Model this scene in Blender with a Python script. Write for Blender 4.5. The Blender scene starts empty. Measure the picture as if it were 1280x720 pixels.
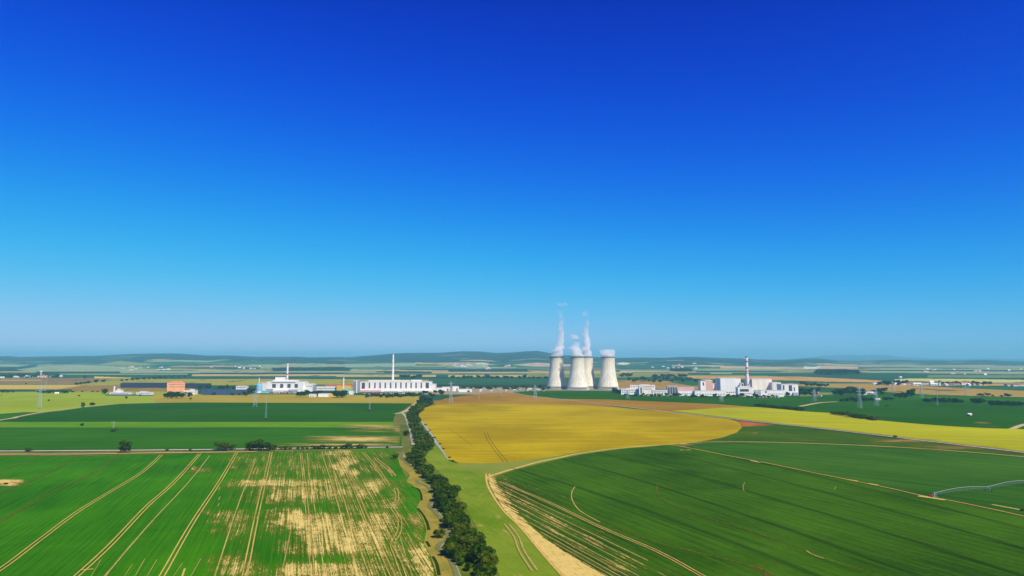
import bpy, bmesh, math, random
import numpy as np
from mathutils import Vector, Matrix, noise as mnoise
random.seed(7); RNG = np.random.default_rng(7)
scene = bpy.context.scene
COL = scene.collection
R = math.radians

# ------------------------------------------------------------------ camera, sky, sun, exposure
CAM_H = 120.0
FPX = 853.333
PITCH = math.atan2(87.0, FPX)
cam_data = bpy.data.cameras.new('camera')
cam_data.lens = 24.0; cam_data.sensor_width = 36.0
cam_data.clip_start = 1.0; cam_data.clip_end = 120000.0
cam = bpy.data.objects.new('camera', cam_data); COL.objects.link(cam)
cam.location = (0, 0, CAM_H)
cam.rotation_euler = (R(90) + PITCH, 0, 0)
scene.camera = cam

SUN_EL, SUN_AZ = 45.0, 145.0        # azimuth clockwise from +Y (view direction): behind the camera to the right
world = bpy.data.worlds.new('World'); scene.world = world; world.use_nodes = True
wn = world.node_tree; wn.nodes.clear()
sky = wn.nodes.new('ShaderNodeTexSky'); sky.sky_type = 'NISHITA'; sky.sun_disc = False
sky.sun_elevation = R(SUN_EL); sky.sun_rotation = R(SUN_AZ)
sky.altitude = 200; sky.air_density = 1.0; sky.dust_density = 0.4; sky.ozone_density = 2.0
# the sky colour of the photograph: each channel of the Nishita sky through a soft contrast curve x^p / (i x^p + s)
sep = wn.nodes.new('ShaderNodeSeparateColor'); comb = wn.nodes.new('ShaderNodeCombineColor')
wn.links.new(sky.outputs[0], sep.inputs[0])
def wmath(op, a, b):
    m = wn.nodes.new('ShaderNodeMath'); m.operation = op
    for i, v in enumerate((a, b)):
        if isinstance(v, (int, float)): m.inputs[i].default_value = v
        else: wn.links.new(v, m.inputs[i])
    return m.outputs[0]
for i, (p_, i_, s_) in enumerate(((3.6, 1.3, 0.66), (3.1, 1.50, 0.140), (4.0, 1.10, 0.0102))):
    x = wmath('POWER', wmath('MULTIPLY', sep.outputs[i], 0.1), p_)
    y = wmath('DIVIDE', x, wmath('ADD', wmath('MULTIPLY', x, i_), s_))
    wn.links.new(wmath('MULTIPLY', y, 10.0), comb.inputs[i])
bg = wn.nodes.new('ShaderNodeBackground'); bg.inputs['Strength'].default_value = 0.1
wo = wn.nodes.new('ShaderNodeOutputWorld')
wn.links.new(comb.outputs[0], bg.inputs[0]); wn.links.new(bg.outputs[0], wo.inputs[0])

sd = bpy.data.lights.new('sun', 'SUN'); sd.energy = 5.0; sd.angle = R(0.5); sd.color = (1.0, 0.92, 0.78)
sun = bpy.data.objects.new('sun', sd); COL.objects.link(sun)
sdir = Vector((math.sin(R(SUN_AZ)) * math.cos(R(SUN_EL)), math.cos(R(SUN_AZ)) * math.cos(R(SUN_EL)), math.sin(R(SUN_EL))))
sun.rotation_euler = sdir.to_track_quat('Z', 'Y').to_euler(); sun.location = (0, 0, 500)
vs = scene.view_settings
vs.view_transform = 'Standard'; vs.look = 'None'; vs.gamma = 1.0; vs.exposure = 0.0; vs.use_curve_mapping = False
scene.cycles.max_bounces = 16; scene.cycles.diffuse_bounces = 2; scene.cycles.glossy_bounces = 2
scene.cycles.transparent_max_bounces = 16; scene.cycles.volume_bounces = 14; scene.cycles.transmission_bounces = 2
scene.cycles.volume_max_steps = 256

# ------------------------------------------------------------------ picture -> world (photo pixels 1280 x 720)
CP, SP = math.cos(PITCH), math.sin(PITCH)
def ray(px, py):
    u = (px - 640.0) / FPX; v = (360.0 - py) / FPX
    return (u, CP - v * SP, SP + v * CP)
def slope(py):
    v = (360.0 - py) / FPX
    return (SP + v * CP) / (CP - v * SP)
def G(px, py, z=0.0):                       # point of the plane z seen at that pixel
    a, b, c = ray(px, py)
    t = (z - CAM_H) / c
    return Vector((a * t, b * t, z))
def proj(x, y, z):                          # numpy arrays -> pixels
    z = z - CAM_H
    dep = y * CP + z * SP; up = -y * SP + z * CP
    return 640 + FPX * x / dep, 360 - FPX * up / dep
def mpp(py):                                # metres per pixel at ground distance of that row
    p = G(640, py); return (p.y * CP - CAM_H * SP) / FPX

def s2l(c): return c / 12.92 if c <= 0.04045 else ((c + 0.055) / 1.055) ** 2.4
def C(r, g, b, k=0.92): return (s2l(r / 255) * k, s2l(g / 255) * k, s2l(b / 255) * k, 1.0)

# ------------------------------------------------------------------ objects and properties
def tag(o, label=None, cat=None, group=None, kind=None):
    if label: o['label'] = label
    if cat: o['category'] = cat
    if group: o['group'] = group
    if kind: o['kind'] = kind
    return o
def link(name, me, mats=None, parent=None, loc=None):
    o = bpy.data.objects.new(name, me); COL.objects.link(o)
    if mats is not None:
        for m in (mats if isinstance(mats, (list, tuple)) else [mats]): me.materials.append(m)
    if parent is not None: o.parent = parent
    if loc is not None: o.location = loc
    return o
def empty(name, loc, yaw=0.0, **k):
    o = bpy.data.objects.new(name, None); COL.objects.link(o)
    o.empty_display_size = 1.0
    o.location = loc; o.rotation_euler = (0, 0, yaw); return tag(o, **k)
def from_bm(name, bm, mats=None, parent=None, loc=None, smooth=False):
    me = bpy.data.meshes.new(name); bm.to_mesh(me); bm.free()
    if smooth:
        for p in me.polygons: p.use_smooth = True
    return link(name, me, mats, parent, loc)
def pydata(name, v, f, mats=None, parent=None, loc=None):
    me = bpy.data.meshes.new(name); me.from_pydata(v, [], f); me.update()
    return link(name, me, mats, parent, loc)
def add_box(bm, x0, x1, y0, y1, z0, z1, mi=0, taper=0.0):
    t = taper
    vs_ = [bm.verts.new(p) for p in ((x0, y0, z0), (x1, y0, z0), (x1, y1, z0), (x0, y1, z0),
                                     (x0 + t, y0 + t, z1), (x1 - t, y0 + t, z1), (x1 - t, y1 - t, z1), (x0 + t, y1 - t, z1))]
    for q in ((3, 2, 1, 0), (4, 5, 6, 7), (0, 1, 5, 4), (1, 2, 6, 5), (2, 3, 7, 6), (3, 0, 4, 7)):
        f = bm.faces.new([vs_[i] for i in q]); f.material_index = mi
def add_bar(bm, a, b, w, w2=None):
    a = Vector(a); b = Vector(b); d = (b - a)
    if d.length < 1e-6: return
    z = d.normalized(); x = z.cross(Vector((0, 0, 1)))
    if x.length < 1e-3: x = Vector((1, 0, 0))
    x.normalize(); y = z.cross(x); w2 = w if w2 is None else w2
    va = [bm.verts.new(a + (x * i + y * j) * w / 2) for i, j in ((-1, -1), (1, -1), (1, 1), (-1, 1))]
    vb = [bm.verts.new(b + (x * i + y * j) * w2 / 2) for i, j in ((-1, -1), (1, -1), (1, 1), (-1, 1))]
    for k in range(4): bm.faces.new((va[k], va[(k + 1) % 4], vb[(k + 1) % 4], vb[k]))
    bm.faces.new(va[::-1]); bm.faces.new(vb)
def lathe(bm, prof, n=48, cx=0, cy=0, cap_top=False, cap_bot=False):
    rings = []
    for r, z in prof:
        rings.append([bm.verts.new((cx + r * math.cos(2 * math.pi * k / n), cy + r * math.sin(2 * math.pi * k / n), z)) for k in range(n)])
    for a, b in zip(rings, rings[1:]):
        for k in range(n): bm.faces.new((a[k], a[(k + 1) % n], b[(k + 1) % n], b[k]))
    if cap_top: bm.faces.new(rings[-1])
    if cap_bot: bm.faces.new(rings[0][::-1])

# ------------------------------------------------------------------ materials
class NT:
    def __init__(s, name):
        s.m = bpy.data.materials.new(name); s.m.use_nodes = True; s.t = s.m.node_tree; s.t.nodes.clear()
        s.out = s.t.nodes.new('ShaderNodeOutputMaterial')
    def n(s, kind, **k):
        o = s.t.nodes.new(kind)
        for a, b in k.items(): setattr(o, a, b)
        return o
    def l(s, a, b): s.t.links.new(a, b)
    def math(s, op, a, b=None, clamp=False):
        o = s.n('ShaderNodeMath', operation=op); o.use_clamp = clamp
        for i, v in enumerate((a, b)):
            if v is None: continue
            if isinstance(v, (int, float)): o.inputs[i].default_value = v
            else: s.l(v, o.inputs[i])
        return o.outputs[0]
    def mix(s, f, a, b):
        o = s.n('ShaderNodeMix', data_type='RGBA'); o.clamp_factor = True
        for i, v in ((0, f), (6, a), (7, b)):
            if isinstance(v, (int, float)): o.inputs[i].default_value = v
            elif isinstance(v, tuple): o.inputs[i].default_value = v
            else: s.l(v, o.inputs[i])
        return o.outputs[2]
    def noise(s, vec, scale, detail=3.0, rough=0.55, dist=0.0):
        o = s.n('ShaderNodeTexNoise'); o.inputs['Scale'].default_value = scale
        o.inputs['Detail'].default_value = detail; o.inputs['Roughness'].default_value = rough
        o.inputs['Distortion'].default_value = dist
        s.l(vec, o.inputs['Vector']); return o.outputs[0]
    def pos(s): return s.n('ShaderNodeNewGeometry').outputs['Position']
    def rows(s, ang, along, across):            # world position measured along / across the crop rows
        p = s.pos(); d = (math.cos(ang), math.sin(ang), 0); q = (-math.sin(ang), math.cos(ang), 0)
        res = []
        for v, k in ((d, along), (q, across)):
            o = s.n('ShaderNodeVectorMath', operation='DOT_PRODUCT'); s.l(p, o.inputs[0]); o.inputs[1].default_value = v
            res.append(s.math('MULTIPLY', o.outputs['Value'], k))
        c = s.n('ShaderNodeCombineXYZ'); s.l(res[0], c.inputs[0]); s.l(res[1], c.inputs[1])
        return c.outputs[0], res
    def attr(s, name, out='Fac'):
        a = s.n('ShaderNodeAttribute'); a.attribute_name = name; return a.outputs[out]
    def finish(s, col, rough=0.9, alpha=None, spec=0.1, metal=0.0):
        b = s.n('ShaderNodeBsdfPrincipled'); b.inputs['Roughness'].default_value = rough
        b.inputs['Specular IOR Level'].default_value = spec; b.inputs['Metallic'].default_value = metal
        if isinstance(col, tuple): b.inputs['Base Color'].default_value = col
        else: s.l(col, b.inputs['Base Color'])
        if alpha is None: s.l(b.outputs[0], s.out.inputs[0])
        else:
            tr = s.n('ShaderNodeBsdfTransparent'); mx = s.n('ShaderNodeMixShader')
            s.l(alpha, mx.inputs[0]); s.l(tr.outputs[0], mx.inputs[1]); s.l(b.outputs[0], mx.inputs[2])
            s.l(mx.outputs[0], s.out.inputs[0])
        return s.m
def smooth(s, v, a, b):
    m = s.n('ShaderNodeMapRange', interpolation_type='SMOOTHSTEP'); s.l(v, m.inputs[0])
    m.inputs[1].default_value = a; m.inputs[2].default_value = b; return m.outputs[0]

def field_mat(name, A, B, ang=1.87, big=0.012, a1=1.6, along=0.02, across=0.35, a2=1.0, fine=0.7, a3=0.5,
              Ccol=None, cth=0.62, row_sp=None, row_amt=0.0, spec=0.05):
    t = NT(name); v, res = t.rows(ang, along, across)
    n1 = t.noise(t.pos(), big, 4.0, 0.55, 0.6); n2 = t.noise(v, 1.0, 3.0, 0.6); n3 = t.noise(t.pos(), fine, 3.0, 0.7)
    val = t.math('ADD', 0.5, t.math('MULTIPLY', t.math('SUBTRACT', n1, 0.5), a1))
    val = t.math('ADD', val, t.math('MULTIPLY', t.math('SUBTRACT', n2, 0.5), a2))
    val = t.math('ADD', val, t.math('MULTIPLY', t.math('SUBTRACT', n3, 0.5), a3))
    if row_sp:
        w = t.math('SINE', t.math('MULTIPLY', res[1], 2 * math.pi / (row_sp * across)))
        val = t.math('ADD', val, t.math('MULTIPLY', w, row_amt))
    col = t.mix(t.math('MULTIPLY', val, 1.0, True), A, B)
    if Ccol:
        n4 = t.noise(t.pos(), big * 2.7, 5.0, 0.65, 1.2)
        n4 = t.math('ADD', n4, t.math('MULTIPLY', t.math('SUBTRACT', n2, 0.5), 0.35))
        col = t.mix(smooth(t, n4, cth, cth + 0.12), col, Ccol)
    return t.finish(col, 1.0, spec=0.0)
def plain(name, c, rough=0.8, var=0.12, scale=0.3, streak=False, spec=0.25, metal=0.0):
    t = NT(name)
    p = t.pos()
    if streak:
        mp = t.n('ShaderNodeMapping'); mp.inputs['Scale'].default_value = (1, 1, 0.12); t.l(p, mp.inputs[0]); p = mp.outputs[0]
    n = t.noise(p, scale, 4.0, 0.65)
    d = (c[0] * (1 - var), c[1] * (1 - var), c[2] * (1 - var), 1); e = tuple(min(1, x * (1 + var)) for x in c[:3]) + (1,)
    return t.finish(t.mix(smooth(t, n, 0.3, 0.7), d, e), rough, spec=spec, metal=metal)
def strip_mat(name, A, B, solid=1.0, fray=0.5, ns=0.25):
    """irregular-edged ribbon: UV v runs across it, noise frays edges"""
    t = NT(name); uv = t.n('ShaderNodeUVMap').outputs[0]
    sx = t.n('ShaderNodeSeparateXYZ'); t.l(uv, sx.inputs[0])
    e = t.math('MULTIPLY', t.math('ABSOLUTE', t.math('SUBTRACT', sx.outputs[1], 0.5)), 2.0)     # 0 centre .. 1 edge
    n = t.noise(t.pos(), ns, 4.0, 0.7); n2 = t.noise(t.pos(), 0.035, 3.0, 0.6)
    a = t.math('SUBTRACT', 1.0 + 0.0, e)
    a = t.math('ADD', a, t.math('MULTIPLY', t.math('SUBTRACT', n, 0.5), 2.2 * fray))
    a = t.math('ADD', a, t.math('MULTIPLY', t.math('SUBTRACT', n2, 0.5), 1.6 * fray))
    a = t.math('MULTIPLY', smooth(t, a, 0.12, 0.42), solid)
    n3 = t.noise(t.pos(), 0.6, 4.0, 0.7)
    return t.finish(t.mix(smooth(t, n3, 0.3, 0.7), A, B), 0.95, alpha=a, spec=0.0)

# ------------------------------------------------------------------ world-space helpers for sheets and ribbons
LAYER = [0.05]
def sheet(name, pts, mat, z=None, world_pts=False):
    """a crop or ground sheet with a real edge down to the soil"""
    if z is None: LAYER[0] += 0.02; z = LAYER[0]
    P = [Vector(p) for p in pts] if world_pts else [G(*p) for p in pts]
    n = len(P)
    v = [(p.x, p.y, z) for p in P] + [(p.x, p.y, -0.02) for p in P]
    f = [tuple(range(n))] + [(i, i + n, (i + 1) % n + n, (i + 1) % n) for i in range(n)]
    o = pydata(name, v, f, mat); me = o.data
    if me.polygons[0].normal.z < 0: me.flip_normals()
    tag(o, kind='structure'); return o
def smooth_line(P, step=None):
    out = []
    for i in range(len(P) - 1):
        p0 = P[max(i - 1, 0)]; p1 = P[i]; p2 = P[i + 1]; p3 = P[min(i + 2, len(P) - 1)]
        k = 8
        for j in range(k):
            t = j / k
            out.append(0.5 * ((2 * p1) + (-p0 + p2) * t + (2 * p0 - 5 * p1 + 4 * p2 - p3) * t * t + (-p0 + 3 * p1 - 3 * p2 + p3) * t ** 3))
    out.append(P[-1]); return out
def ribbon(name, pts, width, mat, z=None, curve=True, offs=(0.0,), kind='structure'):
    if z is None: LAYER[0] += 0.004; z = LAYER[0]
    P = [G(*p[:2]) for p in pts]
    W = [p[2] if len(p) > 2 else width for p in pts]
    if curve and len(P) > 2:
        Q = smooth_line([Vector((p.x, p.y, w)) for p, w in zip(P, W)])
    else:
        Q = [Vector((p.x, p.y, w)) for p, w in zip(P, W)]
    bm = bmesh.new(); uvl = bm.loops.layers.uv.new('UVMap')
    for off in offs:
        prev = None; s = 0.0
        for i, q in enumerate(Q):
            a = Q[max(i - 1, 0)]; b = Q[min(i + 1, len(Q) - 1)]
            d = Vector((b.x - a.x, b.y - a.y)); d.normalize(); nrm = Vector((-d.y, d.x))
            if i: s += (Vector((q.x, q.y)) - Vector((Q[i - 1].x, Q[i - 1].y))).length
            c = Vector((q.x, q.y)) + nrm * off; w = max(q.z, 0.2) / 2
            l = bm.verts.new((c.x + nrm.x * w, c.y + nrm.y * w, z)); r = bm.verts.new((c.x - nrm.x * w, c.y - nrm.y * w, z))
            if prev:
                f = bm.faces.new((prev[1], r, l, prev[0]))
                for lp, uv in zip(f.loops, ((prev[2], 0), (s, 0), (s, 1), (prev[2], 1))): lp[uvl].uv = uv
            prev = (l, r, s)
    o = from_bm(name, bm, mat); tag(o, kind=kind); return o
def overlay(name, x0, x1, y0, y1, fn, mat, z, sx=3.0, sy=1.5):
    """gridded sheet carrying a 'dry' attribute (how thin the crop stands there)"""
    xs = np.arange(x0, x1 + sx, sx); ys = np.arange(y0, y1 + sy, sy)
    V = []; A = []
    for y in ys:
        for x in xs:
            p = G(x, y); V.append((p.x, p.y, z)); A.append(fn(x, y))
    nx = len(xs); F = []
    for j in range(len(ys) - 1):
        for i in range(nx - 1):
            q = (j * nx + i, (j + 1) * nx + i, (j + 1) * nx + i + 1, j * nx + i + 1)
            if max(A[k] for k in q) > 0.001: F.append(q)
    o = pydata(name, V, F, mat)
    at = o.data.attributes.new('dry', 'FLOAT', 'POINT'); at.data.foreach_set('value', A)
    tag(o, kind='structure'); return o
def inpoly(poly, x, y):
    x = np.asarray(x); y = np.asarray(y); r = np.zeros(x.shape, bool); n = len(poly)
    for i in range(n):
        x1, y1 = poly[i]; x2, y2 = poly[(i + 1) % n]
        if y1 == y2: continue
        c = ((y1 > y) != (y2 > y)) & (x < (x2 - x1) * (y - y1) / (y2 - y1) + x1)
        r ^= c
    return r
# ------------------------------------------------------------------ far terrain: plain rising into hills, with its own land cover
CREST = [(-400,446),(-60,445.5),(0,445.3),(12,445),(25,446.2),(45,445.8),(90,445),(120,444.8),(140,443.6),(165,442.4),(190,441.9),(220,441.9),
 (240,443),(260,444.6),(285,444.3),(300,445),(320,446),(345,446),(375,445.8),(385,446.8),(410,446.4),(440,446),(470,444),(490,442),
 (510,441.2),(530,441),(550,441),(565,440),(580,439),(600,439.5),(620,441.2),(640,440.7),(658,439),(672,438.6),(685,441),(700,443.5),
 (720,445),(750,446.5),(775,447.4),(800,447),(830,447.2),(850,446.2),(870,446),(885,446.8),(900,447.4),(925,448),(950,449.5),(975,450),
 (990,449.4),(1010,448),(1022,448),(1032,449),(1045,450.5),(1060,451.5),(1075,451.8),(1090,450.8),(1115,449.6),(1130,449.9),(1145,450.6),
 (1165,450.4),(1185,451),(1205,450.7),(1230,449.6),(1250,451),(1280,452.5),(1400,452),(1700,451)]
CREST2 = [(-400,450),(900,450),(980,449),(1010,447.2),(1020,445.5),(1035,444),(1055,443.4),(1075,443.8),(1095,443.3),(1112,444.2),(1130,446),
 (1160,447.6),(1200,448.4),(1240,447.8),(1280,448.6),(1400,448),(1700,449)]
cx, cy_ = np.array(CREST).T; c2x, c2y = np.array(CREST2).T
slope_v = np.vectorize(slope)
XU = np.arange(-420, 1701, 0.9)                     # columns, named by the pixel they pass through on the horizon
UX = (XU - 640) / FPX / (CP + 87 / FPX * SP)        # x / y of a column
rows_ = [1500.0]
def row_for(py): return CAM_H / -slope(py)
rows_ = [row_for(p) for p in np.arange(500, 459.9, -0.3)]
rows_ += list(np.arange(8050, 14001, 75.0)) + list(np.arange(14300, 20001, 500.0)) + list(np.arange(21500, 30001, 1700.0)) + \
         list(np.arange(30500, 35001, 500.0)) + [37000, 40000]
YD = np.array(rows_)
zc = CAM_H + slope_v(np.interp(XU, cx, cy_)) * 14000
zc2 = CAM_H + slope_v(np.interp(XU, c2x, c2y)) * 34000
def fbm(x, y, s, seed):
    r = np.zeros(np.broadcast(x, y).shape); rg = np.random.default_rng(seed)
    for o in range(14):
        a = rg.uniform(0, 6.28); k = rg.uniform(0.6, 2.6) / s; ph = rg.uniform(0, 6.28)
        r += np.sin((x * math.cos(a) + y * math.sin(a)) * k + ph) / 14
    return r * 2.2
Yg = YD[:, None]; Xg = Yg * UX[None, :]
t = np.clip((Yg - 7900) / 6100, 0, 1)
prof = 0.35 * t + 0.65 * t * t * (3 - 2 * t)
Z = zc[None, :] * prof
Z += 22 * fbm(Xg, Yg, 900, 3) * np.sin(np.pi * t) * (t > 0)
back = np.clip((Yg - 14000) / 7000, 0, 1); back = back * back * (3 - 2 * back)
Z = np.where(Yg > 14000, zc[None, :] * (1 - back) + 10 * back, Z)
t2 = np.clip((Yg - 24000) / 10000, 0, 1); Z = np.where(Yg > 24000, 10 + (zc2[None, :] - 10) * t2 ** 1.6, Z)
t3 = np.clip((Yg - 34000) / 6000, 0, 1); Z = np.where(Yg > 34000, zc2[None, :] * (1 - t3 * 0.8), Z)
Z = Z + np.where(Yg < 8000, 0.02, 0.02)
PX, PY = proj(Xg, np.broadcast_to(Yg, Xg.shape), Z)

PALE = C(150,160,125); TEAL = C(38,88,62); OLIVE = C(135,140,70); TAN = C(190,160,105); OCH = C(178,145,75); DKG = C(30,62,40); BRN = C(140,112,75)
GRN = C(45,105,50); LIME = C(150,160,45); YEL = C(215,185,70); FOR = C(8,32,38); PNK = C(205,165,140); CRM = C(200,195,120); SOIL = C(150,105,60)
base = np.zeros(Xg.shape + (4,)); base[..., 3] = 1
def lc(c): return np.array(c)
# natural patchwork: strips of differing crops on the plain and the lower slopes, forest above
rg = np.random.default_rng(11)
pal = [PALE, TEAL, OLIVE, TAN, GRN, DKG, OCH, PALE, TEAL, FOR, GRN]
ky = np.log(np.maximum(Yg, 100)) * 22 + 0.00022 * Xg + 0.6 * fbm(Xg, Yg, 1500, 5)
rowid = np.floor(ky).astype(int)
kx = np.floor((Xg + 700 * np.sin(rowid * 12.9)) / (700 + 500 * np.sin(rowid * 3.7) ** 2)).astype(int)
hsh = (np.abs(np.sin(rowid * 127.1 + kx * 311.7) * 43758.5) % 1.0)
idx = (hsh * len(pal)).astype(int) % len(pal)
base[...] = np.array(pal)[idx]
n_f = fbm(Xg, Yg, 420, 21) + 0.7 * fbm(Xg, Yg, 160, 22)
forest = (t + 0.16 * n_f > 0.36) & (Yg > 8000)
left = XU[None, :] < 1030
forest &= left | (t + 0.2 * n_f > 0.5)
base[forest] = lc(FOR)
base[np.broadcast_to(Yg > 21000, Xg.shape)] = lc(FOR)
patch = forest & (fbm(Xg, Yg * 2.2, 300, 33) > 0.72) & (t < 0.8)
base[patch] = lc(PALE) * 0.6 + lc(FOR) * 0.4
PAINT = []
def S(x0, x1, y0, y1, c, y0b=None, y1b=None):
    PAINT.append(([(x0, y0), (x1, y0 if y0b is None else y0b), (x1, y1 if y1b is None else y1b), (x0, y1)], c))
def Pg(p, c): PAINT.append((p, c))
# left, far
S(-420,1700,466,500,TEAL)
S(-300,45,456,463,PALE); S(-300,30,458.5,462.5,FOR); Pg([(-300,462),(0,462),(45,455),(47,458),(28,463.5),(-300,466)],FOR)
Pg([(20,462),(60,457),(100,456),(155,458),(200,463),(150,465.5),(40,465)],PALE); Pg([(118,456),(150,451),(200,456),(165,457.5)],OLIVE)
S(45,250,464.3,466.2,DKG); S(150,330,463.6,466.2,PALE); S(-420,-10,464,470,OLIVE)
S(-420,240,466.2,472.3,TEAL); S(60,235,467,468.4,PALE); S(-300,75,466,472.3,DKG)
S(-420,160,472.4,480.2,BRN); S(-420,52,473.2,476.6,YEL,475,475.4); S(118,190,470.5,472.8,YEL,473,473.2)
Pg([(145,473.6),(330,473.6),(560,474.8),(560,480.4),(330,481.6),(140,481.6),(100,484),(90,482)],C(160,152,58))
Pg([(95,480),(150,474.5),(200,472),(240,469),(236,468.2),(180,471.5),(130,477)],DKG)
S(-420,100,480,487.2,C(200,170,85),481,486.5); Pg([(60,488.5),(100,482.5),(160,480.5),(200,485),(240,485),(245,489.5),(60,491)],C(150,115,55))
S(-420,90,487.2,490,C(40,85,50),486.6,489.6)
S(205,560,470.8,473.6,C(32,82,60)); S(240,500,467.6,470.2,C(190,165,120)); S(250,480,465.8,467.4,FOR); S(255,470,463.7,465.6,PALE)
S(420,545,468.6,471,C(200,165,110)); S(430,560,466,468.2,C(70,110,85)); S(300,480,471.2,473.8,C(45,90,70))
S(340,460,459.5,463.2,FOR); Pg([(370,459),(385,454),(408,454.5),(408,458.5),(380,460)],PALE); S(430,520,455,459.5,PALE,453.5,458)
S(435,600,459,462,C(75,110,85)); S(500,660,461.2,463.6,FOR); S(438,560,461.8,463.4,TAN,463,464.6)
S(480,620,464.3,466.2,DKG)
# middle
Pg([(545,456),(600,453.5),(640,458),(590,461)],PALE); S(610,640,456.5,458.5,FOR)
S(600,660,463.3,464.8,FOR)
Pg([(640,456),(670,453.4),(690,454),(720,456),(720,458),(668,458.2)],PNK); Pg([(650,458.2),(695,458.6),(695,461),(640,461)],C(70,115,85))
S(540,790,464.8,466.4,C(190,165,125)); S(540,790,466.4,468.6,C(70,110,75)); S(560,690,468.6,471.3,C(195,168,100)); S(660,790,466.8,472,OLIVE)
S(536,690,471.4,473,DKG); S(536,840,473,482.3,C(42,98,70)); S(536,700,480.5,484.5,DKG)
S(530,1000,484.3,493,C(165,145,125)); S(640,1000,486,489.5,C(120,120,90))
# right of the towers
Pg([(772,458),(800,455.5),(870,456.5),(900,460),(830,461),(772,461)],TEAL); S(840,905,456.6,458,PNK); S(775,850,460.5,461.9,TEAL)
S(775,1000,462,463.4,C(130,150,120)); S(775,870,463.4,465.3,PNK,464.5,465.6); S(845,866,461.2,464.4,FOR)
S(780,930,466,469.5,OLIVE); S(775,960,469.6,471.2,C(125,140,75)); S(784,880,471.2,474.4,C(38,80,62),474,478)
Pg([(770,475),(800,474.8),(850,477),(880,481.5),(872,485),(770,484.5)],C(165,125,68)); Pg([(835,477.5),(880,476),(880,482.5),(862,482)],GRN)
S(880,1060,473.5,478.5,C(40,92,62)); S(985,1100,478.8,480.5,C(120,120,90))
S(860,1035,466,469,TEAL); S(888,915,465.8,467.4,PALE); S(900,1020,457.3,460.5,PNK,459.5,461.2)
Pg([(860,469.8),(1000,470.8),(1040,472.6),(1105,475.8),(1098,478),(1033,477),(1000,475.8),(860,473)],C(200,150,95))
Pg([(770,455),(776,453),(785,453.4),(788,454.8),(780,456)],C(240,215,205)); S(596,611,453.6,455.4,C(215,195,190)); S(866,870,453.6,454.8,C(220,220,215)); S(568,588,455.6,458.4,C(170,150,145))
Pg([(1022,457),(1072,458.5),(1072,461.3),(1022,461)],PNK); S(1005,1022,458.5,461,C(215,215,200))
S(1073,1280,457.3,459,C(150,140,125)); S(1100,1290,460.8,462.2,PALE); S(1085,1290,463.8,465.8,PALE,464.4,467); S(1150,1290,465,466.6,C(160,145,125),466.3,468)
S(1085,1160,466.8,471,TEAL); S(1160,1700,469,472.6,C(105,130,100)); S(1085,1140,471,474,TEAL); S(1160,1700,472,473,DKG,473.5,474.5)
Pg([(1118,474.2),(1140,473),(1210,473.8),(1290,475),(1700,476),(1700,479),(1290,477),(1245,478.6),(1180,477),(1118,476)],CRM)
S(1090,1290,477.2,482,C(150,120,105),478.2,482.5); S(1230,1700,480.4,482.6,C(215,160,105),481,483)
Pg([(1195,481.6),(1230,482.2),(1700,484),(1700,490),(1280,488.6),(1195,484.5)],C(38,105,62))
Pg([(985,480.6),(1000,479.9),(1095,480),(1140,481.6),(1200,485),(1280,488.6),(1700,494),(1700,503),(1280,496.4),(1165,493.4),(1100,489.4),(1055,487.2),(1040,484.5),(990,482)],C(172,138,72))
S(985,1080,482.2,500,C(45,92,48),486,500)
Pg([(1040,490.5),(1000,491),(1000,495.5),(1042,495)],C(120,140,80)); 
for poly, c in PAINT:
    xs_, ys_ = zip(*poly)
    # every polygon is carried onto the land it was traced from
    m = (PX > min(xs_) - 1) & (PX < max(xs_) + 1) & (PY > min(ys_) - 1) & (PY < max(ys_) + 1) & (Yg < 14000)
    ii = np.nonzero(m); k = inpoly(poly, PX[ii], PY[ii])
    base[ii[0][k], ii[1][k]] = lc(c)
base[..., 2] *= 0.72
base[..., :3] *= np.where(base[..., :1] > 0.03, 1.25, 1.0)
nx, ny = len(XU), len(YD)
co = np.stack([Xg, np.broadcast_to(Yg, Xg.shape), Z], -1).reshape(-1, 3)
I = (np.arange(ny - 1)[:, None] * nx + np.arange(nx - 1)[None, :]).reshape(-1)
F = np.stack([I, I + 1, I + nx + 1, I + nx], -1)
me = bpy.data.meshes.new('hills'); me.vertices.add(len(co)); me.vertices.foreach_set('co', co.ravel().astype(np.float32))
me.loops.add(F.size); me.loops.foreach_set('vertex_index', F.ravel().astype(np.int32))
me.polygons.add(len(F)); me.polygons.foreach_set('loop_start', (np.arange(len(F)) * 4).astype(np.int32))
me.update(calc_edges=True)
me.polygons.foreach_set('use_smooth', np.ones(len(F), bool))
ca = me.color_attributes.new('land', 'FLOAT_COLOR', 'POINT'); ca.data.foreach_set('color', base.reshape(-1).astype(np.float32))
t_ = NT('far_land'); col = t_.attr('land', 'Color')
nn = t_.noise(t_.pos(), 0.006, 5.0, 0.7); n2 = t_.noise(t_.pos(), 0.05, 3.0, 0.7)
k1 = smooth(t_, t_.math('ADD', t_.math('MULTIPLY', nn, 0.6), t_.math('MULTIPLY', n2, 0.4)), 0.3, 0.7)
dk = t_.mix(0.30, col, (0.02, 0.05, 0.03, 1)); lt = t_.mix(0.04, col, (0.5, 0.5, 0.35, 1))
hv, _h = t_.rows(0.15, 0.006, 0.0028); hedges = t_.noise(hv, 1.0, 6.0, 0.75)
far_mat = t_.finish(t_.mix(t_.math('MULTIPLY', smooth(t_, hedges, 0.57, 0.62), 0.8), t_.mix(k1, dk, lt), (0.015, 0.04, 0.022, 1)), 0.95, spec=0.0)
hills = link('hills', me, far_mat); tag(hills, kind='structure')

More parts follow.
